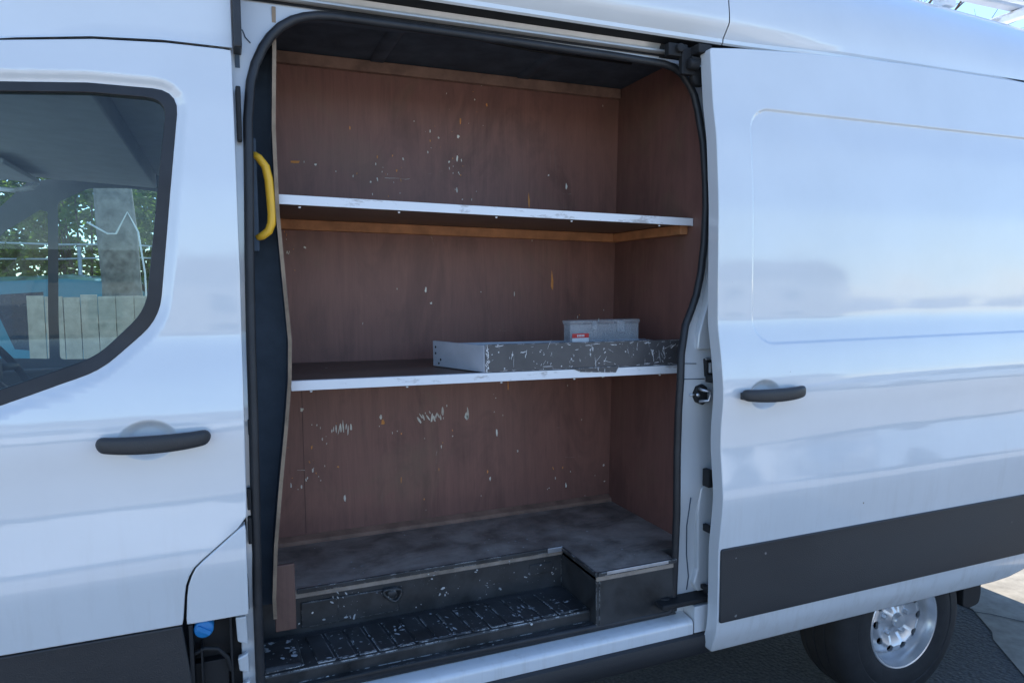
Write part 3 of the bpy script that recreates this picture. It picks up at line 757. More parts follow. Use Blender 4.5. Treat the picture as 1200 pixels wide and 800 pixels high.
# left end panel: a bowed board, seen on edge
LP = [(2.50, .062), (2.387, .060), (2.187, .052), (1.962, .055), (1.779, .066), (1.616, .076), (1.507, .072), (1.38, .059), (1.214, .039), (1.047, .021), (.901, .012), (.84, .013)]
m = MB(); rows = []
for z, x in LP:
    rows.append([m.bm.verts.new((x+dx, y, z)) for dx, y in ((0, .135), (.010, .135), (.028, .699), (.018, .699))])
for a, b in zip(rows, rows[1:]):
    for i in range(4):
        f = m.bm.faces.new((a[i], a[(i+1) % 4], b[(i+1) % 4], b[i])); f.material_index = 1 if i == 0 else (2 if i == 3 else 0)
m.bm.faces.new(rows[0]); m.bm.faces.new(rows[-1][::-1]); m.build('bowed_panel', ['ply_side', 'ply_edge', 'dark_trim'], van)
m = MB()
for (z0_, x0_), (z1_, x1_) in zip(LP, LP[1:]): m.quad([(-.021, .24, z0_), (x0_+.004, .24, z0_), (x1_+.004, .24, z1_), (-.021, .24, z1_)])
m.build('gap_sheet', 'dark_trim', van)  # added sheet closing the shaded gap so that it reads navy
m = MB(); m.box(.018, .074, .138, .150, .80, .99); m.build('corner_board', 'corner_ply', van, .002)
# ceiling lining
m = MB()
m.strip([(.135, 2.520), (.16, 2.545), (.25, 2.560), (.45, 2.562), (.705, 2.560)], lin_d(-.02, 1.50, 6)); m.build('roof_lining', 'lining', van, sharp=60)
m = MB()
for x in (.42, .98): m.strip([(.20, 2.5485), (.24, 2.553), (.28, 2.5555), (.45, 2.5575), (.668, 2.5565)], [x, x+.006, x+.05, x+.056], lambda X, y, z, x=x: (y, z+(.006 if X in (x, x+.056) else -.004)))
split(m.build('roof_bow', 'lining', van, sharp=60))
m = MB(); m.tube([(.06, .30, 2.552), (.2, .31, 2.546), (.36, .33, 2.550), (.60, .30, 2.549), (.9, .34, 2.546), (1.3, .36, 2.552)], .004, 6); m.build('cable', 'gap_black', van)
# battens
m = MB(); m.box(.09, 1.445, YB-.028, YB-.001, 2.519, 2.558); m.build('top_batten', 'batten_grey', van, .003)
m = MB(); m.prism([(YB-.001, .8485), (YB-.030, .8485), (YB-.026, .862), (YB-.001, .874)], .05, xr(.85)-.001, 'x'); m.build('floor_strip', 'batten_grey', van)
# shelves
def shelf(zl, zr, yfl_, yfr, x0, x1, th, battens):
    m = MB(); dz = lambda x: zl+(zr-zl)*(x-x0)/(x1-x0)
    m.hexa([(x0, yfl_, zl-th), (x1, yfr, zr-th), (x1, YB-.001, zr-th), (x0, YB-.001, zl-th), (x0, yfl_, zl-.002), (x1, yfr, zr-.002), (x1, YB-.001, zr-.002), (x0, YB-.001, zl-.002)])
    sh = m.build('shelf', 'ply_shelf', van)
    m = MB()
    e = .004
    m.hexa([(x0, yfl_-e, zl-th-.008), (x1, yfr-e, zr-th-.008), (x1, yfr-.001, zr-th-.008), (x0, yfl_-.001, zl-th-.008), (x0, yfl_-e, zl), (x1, yfr-e, zr), (x1, yfr-.001, zr), (x0, yfl_-.001, zl)])
    m.hexa([(x0, yfl_-.001, zl-.0015), (x1, yfr-.001, zr-.0015), (x1, yfr+.012, zr-.0015), (x0, yfl_+.012, zl-.0015), (x0, yfl_-.001, zl), (x1, yfr-.001, zr), (x1, yfr+.012, zr), (x0, yfl_+.012, zl)])
    m.build('edge_trim', 'trim', sh, .0012)
    m = MB()
    for x in (x0+.055, x0+.335, x0+.64, x0+.90, x0+1.235):
        m.lathe([(0, -.004), (.003, -.004), (.0038, -.002), (.0038, 0)], (x, (yfl_+yfr)/2-.003+.01, dz(x)-th-.011), 'z', 8)
    split(m.build('screw_head', 'trim', sh))
    if battens:
        m = MB(); zb, zt = dz(.7)-th-battens, dz(.7)-th-.001
        z0, z1 = zl-th, zr-th
        m.hexa([(x0+.02, YB-.035, z0-battens), (x1, YB-.035, z1-battens), (x1, YB-.002, z1-battens), (x0+.02, YB-.002, z0-battens), (x0+.02, YB-.035, z0-.001), (x1, YB-.035, z1-.001), (x1, YB-.002, z1-.001), (x0+.02, YB-.002, z0-.001)])
        xx = xr(z1)-.002
        m.hexa([(xx-.03, .20, z1-battens), (xx, .20, z1-battens), (xx, YB-.036, z1-battens), (xx-.03, YB-.036, z1-battens), (xx-.03, .20, z1-.001), (xx, .20, z1-.001), (xx, YB-.036, z1-.001), (xx-.03, YB-.036, z1-.001)])
        m.build('support_batten', 'batten', sh, .003)
    return sh
shelf(2.016, 1.992, .165, .175, .066, xr(2.0)-.002, .018, .036)
shelf(1.500, 1.480, .185, .185, .084, xr(1.49)-.002, .020, 0)
# floor, step well
XW = .987
m = MB()
m.prism([(.0, .293), (XW, .293), (XW, .042), (1.287, .042), (1.287, .13), (1.43, .13), (1.43, YB+.01), (.0, YB+.01)], .818, .848, 'z'); fl = m.build('cargo_floor', 'floor', van, .003)
m = MB(); m.box(.09, XW-.003, .283, .2925, .836, .8515); m.box(XW-.008, XW, .034, .283, .836, .8515); m.box(XW, 1.285, .030, .0415, .838, .8515); split(m.build('floor_edge_trim', 'step', fl, .002))
m = MB(); m.box(XW-.06, XW-.004, .279, .2825, .836, .853); m.box(XW+.03, 1.25, .028, .0298, .842, .853); split(m.build('aluminium_strip', 'metal_trim', fl, .001))
m = MB()
m.box(-.03, XW, .294, .31, .66, .835)                                    # riser
m.box(XW, XW+.012, .045, .31, .66, .835); m.box(XW+.012, 1.30, .045, .06, .66, .837)   # return
m.build('step_riser', 'step_plain', van, .004)
m = MB()
m.hexa([(.10, .287, .725), (.40, .287, .725), (.40, .2935, .725), (.10, .2935, .725), (.10, .287, .805), (.40, .287, .805), (.40, .2935, .805), (.10, .2935, .805)])
m.box(.21, .212, .286, .2868, .73, .80); m.box(.86, .95, .289, .2935, .765, .80)
split(m.build('riser_plate', 'step_plain', van, .005))
m = MB(); tri = round_poly([(.335, .806), (.418, .800), (.392, .752)], .03, 6)
m.tube([(x, .281, z) for x, z in tri], .005, 8, closed=True); m.lathe([(0, -.012), (.012, -.012), (.018, -.004), (.020, 0)], (.380, .288, .788), 'y', 18); m.build('lashing_ring', 'step_plain', van)
m = MB()
m.box(-.03, XW, .085, .2935, .690, .708); m.box(-.03, 1.30, .062, .083, .655, .672); m.box(-.03, XW, .083, .095, .655, .706); m.box(-.03, 1.30, .05, .30, .64, .656)
st = m.build('step_tread', 'step', van, .004)
m = MB(); x = .125
while x < .93:
    w = .0515; sh_ = .020
    m.hexa([(x, .092, .7085), (x+w, .092, .7085), (x+w-sh_, .262, .7085), (x-sh_, .262, .7085), (x+.004, .096, .7125), (x+w-.004, .096, .7125), (x+w-sh_-.004, .258, .7125), (x-sh_+.004, .258, .7125)])
    x += .058
split(m.build('tread_rib', 'step', st, .0015))
m = MB(); m.hexa([(-.02, .09, .7085), (.09, .095, .7085), (.085, .25, .7085), (-.02, .26, .7085), (-.015, .10, .722), (.08, .105, .718), (.076, .24, .718), (-.015, .25, .722)]); m.build('step_corner', 'step', st, .004)
# flakes of pale paint and chips on the step
MAT['flake'] = simple('pale_paint_flake', (.42, .43, .43), .7, 0, 0, 0, .35)
def flakes(n, fn, name, parent, a=.0008, b=.004, st=2.2, clusters=0):
    mm = MB(); cl = [(random.random(), random.random()) for _ in range(clusters)]
    for _ in range(n):
        if clusters and random.random() < .55:
            c = random.choice(cl); u, v = c[0]+random.gauss(0, .03), c[1]+random.gauss(0, .1)
            if not (0 < u < 1 and 0 < v < 1): continue
        else: u, v = random.random(), random.random()
        o_, e1, e2 = fn(u, v); o_, e1, e2 = Vector(o_), Vector(e1), Vector(e2)
        r1 = a*.6+(b-a)*random.random()**3.2; r2 = r1*random.uniform(.6, st); ro = random.uniform(0, PI)
        f1, f2 = e1*math.cos(ro)+e2*math.sin(ro), e2*math.cos(ro)-e1*math.sin(ro)
        k = random.randint(5, 8); mm.quad([o_+f1*r1*math.cos(2*PI*i/k)*random.uniform(.5, 1.2)+f2*r2*math.sin(2*PI*i/k)*random.uniform(.5, 1.2) for i in range(k)])
    o = mm.build(name, 'flake', parent); o['kind'] = 'stuff'; return o
flakes(260, lambda u, v: ((.08+.88*u, .098+.16*v, .7135), (1, 0, 0), (0, 1, 0)), 'paint_flakes', st, .0006, .005, 3.5, 16)
flakes(230, lambda u, v: ((.08+.90*u, .0935+.004*v, .7132), (1, 0, 0), (0, .3, 0)), 'paint_flakes', st, .002, .012, 1)
flakes(120, lambda u, v: ((.06+.90*u, .2855, .72+.11*v), (1, 0, 0), (0, 0, 1)), 'paint_flakes', van, .0006, .0045, 3, 12)
flakes(120, lambda u, v: ((.08+1.25*u, .06+.62*v, .8492), (1, 0, 0), (0, 1, 0)), 'paint_flakes', fl, .001, .005, 2, 5)
flakes(90, lambda u, v: ((.0+1.28*u, .0615, .657+.014*v), (1, 0, 0), (0, 0, 1)), 'paint_flakes', st, .001, .005, 3, 6)
flakes(60, lambda u, v: ((-.025+.10*u, .10+.14*v, .7225), (1, 0, 0), (0, 1, 0)), 'paint_flakes', st, .002, .010, 2, 3)
# grab handle on the pillar
m = MB(); gp = [(.004, .155, 2.118), (.018, .150, 2.108), (.034, .146, 2.085), (.041, .145, 2.05), (.044, .145, 2.005), (.046, .145, 1.96), (.044, .145, 1.935), (.036, .147, 1.915), (.020, .150, 1.902), (.006, .155, 1.897)]
m.tube(gp, [.0095, .0105, .0115, .012, .012, .012, .012, .0115, .0105, .0095], 14); m.build('grab_handle', 'yellow', van)
m = MB(); m.box(-.02, .012, .148, .20, 1.86, 2.16); m.build('pillar_trim', 'dark_trim', van, .004)

# ---- wheels
def ring_hole_disc(m, c, R0, R1, holes, hr, hy, depthf):
    bm2 = bmesh.new(); edges = []
    loops = [[(R1*math.cos(a), R1*math.sin(a)) for a in [2*PI*k/64 for k in range(64)]], [(R0*math.cos(a), R0*math.sin(a)) for a in [2*PI*k/32 for k in range(32)]]]
    for i in range(holes):
        b = 2*PI*i/holes; loops.append([((hy+hr*math.cos(a))*math.cos(b)-hr*1.25*math.sin(a)*math.sin(b), (hy+hr*math.cos(a))*math.sin(b)+hr*1.25*math.sin(a)*math.cos(b)) for a in [2*PI*k/16 for k in range(16)]])
    for lp in loops:
        vs = [bm2.verts.new((x, 0, z)) for x, z in lp]; edges += [bm2.edges.new((vs[i], vs[(i+1) % len(vs)])) for i in range(len(vs))]
    bmesh.ops.triangle_fill(bm2, use_beauty=True, edges=edges)
    bmesh.ops.subdivide_edges(bm2, edges=[e for e in bm2.edges if e.calc_length() > .03], cuts=1)
    mp = {}
    for v in bm2.verts: mp[v] = m.bm.verts.new((c[0]+v.co.x, c[1]+depthf(math.hypot(v.co.x, v.co.z)), c[2]+v.co.z))
    for f in bm2.faces:
        g = m.bm.faces.new([mp[v] for v in f.verts]); g.smooth = True
    # hole walls
    for e in bm2.edges:
        if len(e.link_faces) == 1:
            a, b = mp[e.verts[0]], mp[e.verts[1]]
            m.bm.faces.new((a, b, m.bm.verts.new(b.co+Vector((0, .012, 0))), m.bm.verts.new(a.co+Vector((0, .012, 0)))))
    bm2.free()
def make_wheel(loc, flip=False):
    w = empty('wheel', loc)
    w.parent = van
    if flip: w.rotation_euler = (0, 0, PI)
    m = MB()
    m.lathe([(.184, .018), (.192, .006), (.206, .0), (.235, -.004), (.262, -.002), (.268, .0), (.272, -.003), (.30, .0), (.325, .010), (.345, .028), (.352, .05), (.3525, .08), (.3485, .082), (.3485, .09), (.3525, .092), (.354, .135), (.350, .137), (.350, .146), (.354, .148), (.3525, .19), (.349, .192), (.349, .2), (.3525, .202), (.345, .235), (.31, .255), (.22, .258), (.205, .24)], (0, 0, 0), 'y', 72)
    m.build('tyre', 'tyre', w, sharp=40)
    m = MB()
    m.lathe([(.213, .012), (.213, .004), (.209, .001), (.203, .003), (.200, .012), (.197, .022), (.192, .030), (.190, .05), (.186, .075), (.176, .085)], (0, 0, 0), 'y', 72)
    dep = lambda r: float(np.interp(r, [.032, .045, .062, .085, .10, .125, .15, .165, .178], [.040, .045, .058, .060, .050, .036, .040, .058, .080]))
    ring_hole_disc(m, (0, 0, 0), .034, .178, 10, .0155, .135, dep)
    m.lathe([(.034, .040), (.033, .028), (.028, .022), (.0, .020)], (0, 0, 0), 'y', 24)
    for k in range(5):
        a = 2*PI*k/5+.3; m.lathe([(0, -.018), (.010, -.018), (.0125, -.013), (.0125, .006), (.017, .010)], (.072*math.cos(a), .056, .072*math.sin(a)), 'y', 6, smooth=False)
    r_ = m.build('wheel_rim', 'steel', w, sharp=38); r_.scale = (.905, 1, .905)
    return w
make_wheel((2.485, .115, .355))
for lp, fl_ in (((-1.55, .115, .355), False), ((-1.55, W2-.115, .355), True), ((2.485, W2-.115, .355), True)): make_wheel(lp, fl_)
m = MB(); m.lathe([(0, .26), (.10, .26), (.14, .24), (.17, .23), (.17, .10)], (2.485, .115, .355), 'y', 24); m.build('brake_drum', 'gap_black', van)
m = MB(); m.prism(round_poly([(2.84, .50), (2.84, .36), (2.88, .345), (2.945, .355), (2.955, .40), (2.95, .50)], [0, .02, .02, .03, .03, 0], 4), .12, .36, 'y'); m.build('mud_flap', 'gap_black', van, .004)

# ---- roof rack
rk = empty('roof_rack', (0, 0, 0)); rk.parent = van
m = MB(); m.box(.4, 3.85, .40, .45, 3.055, 3.085); m.box(.4, 3.85, 1.62, 1.67, 3.055, 3.085); m.build('rack_rail', 'tray_end', rk, .006)
for x in (.7, 1.75, 2.75, 3.45):
    m = MB(); m.box(x, x+.045, .24, 1.82, 3.012, 3.052); m.build('crossbar', 'trim', rk, .004)
    for y in (.27, 1.75):
        m = MB(); m.box(x-.01, x+.055, y-.03, y+.03, 2.915, 3.014); m.build('rack_foot', 'trim', rk, .004)
m = MB(); m.box(.4, 3.85, .28, .31, 3.018, 3.046); m.build('side_rail', 'trim', rk, .004)

# ------------------------------------------------------------------ things on the shelf
ZS = 1.4975
def zs2(x): return 1.500-.020*(x-.084)/(1.34)
t = empty('storage_tray', (1.0, .28, zs2(1.0))); tag(t, 'long shallow tray with black taped front and grey end board on the middle shelf', 'tray')
def loc(p): return (p[0]-1.0, p[1]-.28, p[2]-zs2(1.0))
def boardp(a, b, h, thk, name, mat, zoff=.0015):
    """upright board from a to b (x,y) with thickness to the left of a->b"""
    d = Vector((b[0]-a[0], b[1]-a[1])).normalized(); n = Vector((-d.y, d.x))*thk
    A, B = Vector(a), Vector(b); C_, D_ = B+n, A+n
    pts = [loc((p.x, p.y, zs2(p.x)+zoff)) for p in (A, B, C_, D_)]+[loc((p.x, p.y, zs2(p.x)+zoff+h)) for p in (A, B, C_, D_)]
    mm = MB(); mm.hexa(pts); return mm.build(name, mat, t, .0015)
boardp((.668, .182), (1.415, .188), .088, .010, 'front_board', 'taped')
boardp((.568, .43), (.664, .186), .085, .010, 'end_board', 'tray_end')
boardp((1.415, .44), (.58, .44), .075, .010, 'rear_board', 'tray_end')
boardp((1.40, .20), (1.40, .43), .075, .010, 'end_board', 'tray_end')
m = MB(); m.hexa([loc(p) for p in ((.60, .425, zs2(.6)+.0012), (.672, .196, zs2(.672)+.0012), (1.388, .20, zs2(1.388)+.0012), (1.388, .428, zs2(1.388)+.0012), (.60, .425, zs2(.6)+.007), (.672, .196, zs2(.672)+.007), (1.388, .20, zs2(1.388)+.007), (1.388, .428, zs2(1.388)+.007))]); m.build('tray_base', 'ply_shelf', t)
m = MB()
for (x, z) in ((.003, .066), (.003, .045), (.02, .012), (.03, .025)):
    d = Vector((.096, -.244)).normalized(); p = Vector((.568, .43))+d*(.012+x)
    m.lathe([(0, -.0015), (.004, -.0015), (.004, .002)], loc((p.x+.0, p.y, zs2(.57)+z)), 'x', 8)
split(m.build('screw_hole', 'gap_black', t))
m = MB(); m.hexa([loc(p) for p in ((1.0, .1785, zs2(1.0)-.009), (1.135, .1785, zs2(1.135)-.016), (1.135, .1812, zs2(1.135)-.016), (1.0, .1812, zs2(1.0)-.009), (.97, .1785, zs2(.97)+.004), (1.148, .1785, zs2(1.148)+.006), (1.148, .1812, zs2(1.148)+.006), (.97, .1812, zs2(.97)+.004))]); m.build('tape_flap', 'taped', t, .001)
def fr(u, v):
    x = .668+.747*u; return loc((x, .1812+.006*u , zs2(x)+.004+.082*v))
mm = MB()
def scr(x, z, l, w, ang):
    o_ = Vector(fr((x-.668)/.747, z)); d = Vector((math.cos(ang), 0, math.sin(ang))); n_ = Vector((-d.z, 0, d.x)); a_ = []; b_ = []
    for k in range(6):
        s_ = k/5; q = o_+d*l*s_+n_*random.gauss(0, w*.6); ww = w*random.uniform(.3, 1.2)*(1-.5*abs(2*s_-1))
        a_.append(q+n_*ww); b_.append(q-n_*ww)
    for k in range(5): mm.quad([a_[k], a_[k+1], b_[k+1], b_[k]])
for cx_, n_ in ((.70, 5), (.76, 6), (.79, 3), (.83, 7), (.86, 9), (.88, 6), (.97, 8), (1.0, 6), (1.06, 7), (1.09, 8), (1.12, 5), (1.28, 9), (1.30, 14), (1.33, 14), (1.36, 14)):
    for _ in range(max(2, int(n_*random.uniform(.3, .8)))): scr(cx_+random.gauss(0, .008), random.uniform(.08, .85), random.choice((.004, .006, .01, .018, .035))*random.uniform(.7, 1.3), random.uniform(.0004, .0018), random.choice((PI/2, PI/2, 0, .9))+random.gauss(0, .35))
for _ in range(22): scr(random.uniform(.68, 1.40), random.choice((random.uniform(.9, 1.0), random.uniform(0, .1))), random.uniform(.004, .03), random.uniform(.0005, .0015), random.gauss(0, .1))
for _ in range(30): scr(.6745+random.gauss(0, .002), random.uniform(0, .95), random.uniform(.003, .012), random.uniform(.0008, .002), PI/2+random.gauss(0, .5))
o_ = mm.build('torn_paint', 'label_white', t); o_['kind'] = 'stuff'
# clear box standing in the tray
bx, by, bz = 1.150, .335, zs2(1.15)+.0085
cb = empty('clear_plastic_box', (bx, by, bz)); tag(cb, 'small clear plastic organiser box with a red label, standing in the tray', 'box')
m = MB(); x0, x1, y0, y1, h = -.134, .140, -.05, -.002, .135; th = .003
m.box(x0, x1, y0, y0+th, 0, h); m.box(x0, x1, y1-th, y1, 0, h); m.box(x0, x0+th, y0+th, y1-th, 0, h); m.box(x1-th, x1, y0+th, y1-th, 0, h); m.box(x0+th, x1-th, y0+th, y1-th, 0, th)
m.box(.018, .020, y0+th, y1-th, th, h*.75)
m.build('box_body', 'clear', cb)
m = MB(); m.box(x0-.004, x1+.004, y0-.004, y1+.004, h+.0005, h+.014); m.box(-.05, -.03, y0-.007, y0-.0005, h-.02, h+.010); m.box(.05, .08, y0-.007, y0-.0005, h-.03, h+.010)
m.build('lid', 'clear', cb, .003)
m = MB(); m.box(x0+.008, x0+.072, y0-.0012, y0-.0004, .089, .104, mi=0); m.box(x0+.008, x0+.072, y0-.0012, y0-.0004, .066, .0885, mi=1)
for k in range(5): m.box(x0+.026+k*.006, x0+.030+k*.006, y0-.0018, y0-.0013, .093, .100, mi=1)
m.build('label', ['red', 'label_white'], cb)

# ------------------------------------------------------------------ ground
def mat_asphalt():
    m, nt, b = new_mat('asphalt')
    f = noise_fac(nt, 70, 6, .75); g = noise_fac(nt, .6, 5, .6)
    vo = nt.nodes.new('ShaderNodeTexVoronoi'); vo.inputs['Scale'].default_value = 55; L(nt, coords(nt), vo.inputs['Vector'])
    c = mixc(nt, ramp(nt, f, [(.35, 0.), (.7, 1.)]), (.040, .041, .043), (.13, .13, .13))
    c = mixc(nt, ramp(nt, vo.outputs['Distance'], [(.1, .5), (.5, 0.)]), c, (.13, .13, .13))
    c = mixc(nt, ramp(nt, g, [(.4, 0.), (.7, .35)]), c, (.10, .095, .09))
    L(nt, c, b.inputs['Base Color']); b.inputs['Roughness'].default_value = .9
    n1 = bump(nt, None, vo.outputs['Distance'], .6, -.012)
    bump(nt, b, f, .4, .006, n1)
    return m
def mat_concrete():
    m, nt, b = new_mat('concrete')
    f = noise_fac(nt, 30, 8, .7); g = noise_fac(nt, 1.3, 5, .65)
    c = mixc(nt, ramp(nt, f, [(.3, 0.), (.7, 1.)]), (.40, .375, .335), (.52, .49, .45))
    c = mixc(nt, ramp(nt, g, [(.45, 0.), (.7, .5)]), c, (.32, .30, .27))
    L(nt, c, b.inputs['Base Color']); b.inputs['Roughness'].default_value = .92
    bump(nt, b, f, .3, .004)
    return m
MAT['asphalt'] = mat_asphalt(); MAT['concrete'] = mat_concrete()
MAT['pavement'] = simple('worn_pavement', (.33, .30, .25), .92, 0, 45, .5, .22)
m = MB(); m.quad([(-300, -300, 0), (300, -300, 0), (300, 300, 0), (-300, 300, 0)]); tag(m.build('ground', 'asphalt'), kind='structure')
m = MB()
bnd = [(2.70, -.55), (2.95, -.22), (3.18, .06), (3.38, .33), (3.45, .38), (3.60, .585), (3.66, .70), (3.9, 1.02), (-30, 1.6+.0)]
m.quad([(2.70, -.60, .004), (30, -.60, .004), (30, 30, .004), (-30, 30, .004), (-30, 1.4, .004), (3.3, 1.4, .004), (3.62, .80, .004), (3.60, .585, .004), (3.45, .38, .004), (3.38, .33, .004), (3.18, .06, .004), (2.95, -.22, .004)])
tag(m.build('concrete_pavement', 'pavement'), kind='structure')
m = MB(); m.quad([(-298, -298, .004), (298, -298, .004), (298, -2.75, .004), (-298, -2.75, .004)]); tag(m.build('yard', 'concrete'), kind='structure')  # pale ground behind the camera, added to brighten reflections and bounce light
m = MB()
for pts in ([(3.52, .60), (3.62, .50), (3.72, .33), (3.80, .12)], [(3.4, .9), (3.55, .75), (3.6, .6)]):
    for a, b in zip(pts, pts[1:]):
        m.quad([(a[0], a[1], .008), (b[0], b[1], .008), (b[0]+.008, b[1]+.006, .008), (a[0]+.008, a[1]+.006, .008)])
tag(m.build('pavement_crack', 'gap_black'), kind='structure')

# ------------------------------------------------------------------ beyond the van (seen through the cab windows and above the roof)
MAT['bark'] = simple('grey_bark', (.20, .18, .16), .9, 0, 22, .9, .45)
MAT['leaf_hedge'] = mat_leaf('hedge_leaves', [(.035, .085, .015), (.075, .16, .02), (.13, .22, .03), (.22, .30, .06)])
MAT['twig'] = simple('twig_bark', (.15, .11, .08), .9)
MAT['fence_wood'] = simple('pale_weathered_boards', (.50, .43, .35), .8, 0, 40, .3, .2)
MAT['white_pole'] = simple('white_painted_metal', (.75, .75, .73), .4)
MAT['wire'] = simple('galvanised_wire', (.6, .62, .62), .4, .5)
def leaf_cloud(m, n, sampler, s0, s1):
    for _ in range(n):
        p = Vector(sampler()); s = random.uniform(s0, s1)
        R_ = Matrix.Rotation(random.uniform(0, 2*PI), 3, 'Z') @ Matrix.Rotation(random.uniform(-1.1, 1.1), 3, 'X') @ Matrix.Rotation(random.uniform(-1.1, 1.1), 3, 'Y')
        q = [R_ @ Vector(v) for v in ((-s*.5, 0, 0), (0, -s*.28, s*.05), (s*.55, 0, 0), (0, s*.28, s*.05))]
        m.bm.faces.new([m.bm.verts.new(p+v) for v in q])
def bush(name, x, y, rx, ry, h, label, n=7500):
    o = empty(name, (x, y, 0)); tag(o, label, 'bush', 'bushes behind the parked van')
    m = MB()
    for _ in range(9):
        a = random.uniform(0, 2*PI); m.tube([(random.uniform(-.2, .2), random.uniform(-.2, .2), 0), (math.cos(a)*rx*.3, math.sin(a)*ry*.3, h*.4), (math.cos(a)*rx*.7, math.sin(a)*ry*.7, h*random.uniform(.7, .95))], [.03, .02, .006], 6)
    m.build('stem', 'twig', o)
    clumps = [(random.uniform(-rx, rx), random.uniform(-ry, ry), random.uniform(.25, h)) for _ in range(70)]
    m = MB()
    def smp():
        c = random.choice(clumps); r = random.gauss(0, .16)
        return (c[0]+random.gauss(0, .22), c[1]+random.gauss(0, .2), max(.05, c[2]+random.gauss(0, .22)))
    leaf_cloud(m, n, smp, .06, .15); m.build('foliage', 'leaf_hedge', o, recalc=False)
    return o
bush('leafy_bush', -3.5, 9.6, 1.2, .8, 4.6, 'green leafy bush seen through the front quarter window of the cab')
bush('leafy_bush', -1.95, 9.9, 1.1, .8, 4.8, 'green leafy bush just left of the grey tree trunk')
bush('leafy_bush', -.4, 9.7, 1.1, .8, 4.8, 'green leafy bush just right of the grey tree trunk')
bush('leafy_bush', -5.6, 10.4, 1.3, .9, 4.2, 'green leafy bush furthest towards the front of the van')
hh = empty('tall_hedge', (-2, 12.2, 0)); tag(hh, 'tall dense green hedge filling the view behind the bushes', 'hedge')
m = MB(); leaf_cloud(m, 17000, lambda: (random.uniform(-6, 5), random.gauss(0, .45), random.uniform(0, 5.4)+random.gauss(0, .2)), .14, .30); m.build('foliage', 'leaf_hedge', hh, recalc=False)
m = MB()
for k in range(12): m.tube([(-5.6+k*.95, random.uniform(-.2, .2), 0), (-5.6+k*.95+random.uniform(-.2, .2), 0, 4.6)], [.05, .015], 6)
split(m.build('stem', 'twig', hh))
# big tree
tr = empty('tree', (-1.03, 6.05, 0)); tag(tr, 'thick grey tree trunk seen through the cab windows', 'tree')
m = MB(); pts = []; rad = []
for k in range(14):
    z = k*.45; pts.append((.05*math.sin(z*.9)-.02*z, .04*math.cos(z*1.3), z)); rad.append((.30 if k == 0 else .20-.006*k)+random.uniform(-.012, .012))
m.tube(pts, rad, 18)
m.tube([pts[8], (.5, .1, 4.4), (1.1, .3, 5.6)], [.09, .07, .04], 8); m.tube([pts[9], (-.5, -.1, 4.9), (-1.3, .1, 6.2)], [.09, .06, .04], 8)
m.build('trunk', 'bark', tr, sharp=80)
m = MB(); cl = [(random.uniform(-2, 2), random.uniform(-1.6, 1.8), random.uniform(5.2, 7.6)) for _ in range(36)]
def smp2():
    c = random.choice(cl); return tuple(c[i]+random.gauss(0, .3) for i in range(3))
leaf_cloud(m, 2200, smp2, .06, .13); m.build('crown', 'leaf_hedge', tr, recalc=False)
# board fence
fz = empty('board_fence', (-1.05, 4.9, 0)); tag(fz, 'pale vertical board fence panel beyond the far cab window', 'fence')
m = MB(); x = -.52
while x < .86:
    w = random.uniform(.115, .135); h = 1.70+random.uniform(-.012, .012); m.box(x, x+w, -.01, .01, .12, h); x += w+.006
m.build('boards', 'fence_wood', fz, .003)
m = MB()
for z in (.4, 1.4): m.box(-.52, .86, .012, .05, z, z+.08)
split(m.build('rail', 'fence_wood', fz))
for xx in (-.50, .80): m = MB(); m.box(xx, xx+.07, .052, .12, 0, 1.66); m.build('post', 'fence_wood', fz)
# wire fence
wf = empty('wire_fence', (-2.0, 8.7, 0)); tag(wf, 'thin wire fence running in front of the bushes', 'fence')
for xx in (-2.2, .2, 2.6): m = MB(); m.tube([(xx, 0, 0), (xx, 0, 2.3)], .025, 8); m.build('post', 'wire', wf)
m = MB()
for z0, z1 in ((2.15, 2.18), (2.42, 2.28), (1.85, 1.8), (1.5, 1.5)): m.tube([(-3.5+.7*k, 0, z0+(z1-z0)*k/10-.03*math.sin(PI*(k % 3)/3)) for k in range(11)], .012, 6)
m.build('wire', 'wire', wf)
# bent white pole
bp = empty('bent_pole', (-.95, 5.5, 0)); tag(bp, 'thin white bent pole standing right of the tree trunk', 'pole')
m = MB(); m.tube([(.20, 0, 0), (.19, 0, 1.9), (.15, 0, 2.28), (.07, 0, 2.46), (-.03, 0, 2.26), (-.10, .02, 2.26), (-.26, .02, 2.36)], .008, 8); m.build('pole_tube', 'white_pole', bp)
m = MB(); m.box(.12, .27, -.06, .06, 0, .03); m.build('pole_foot', 'white_pole', bp)

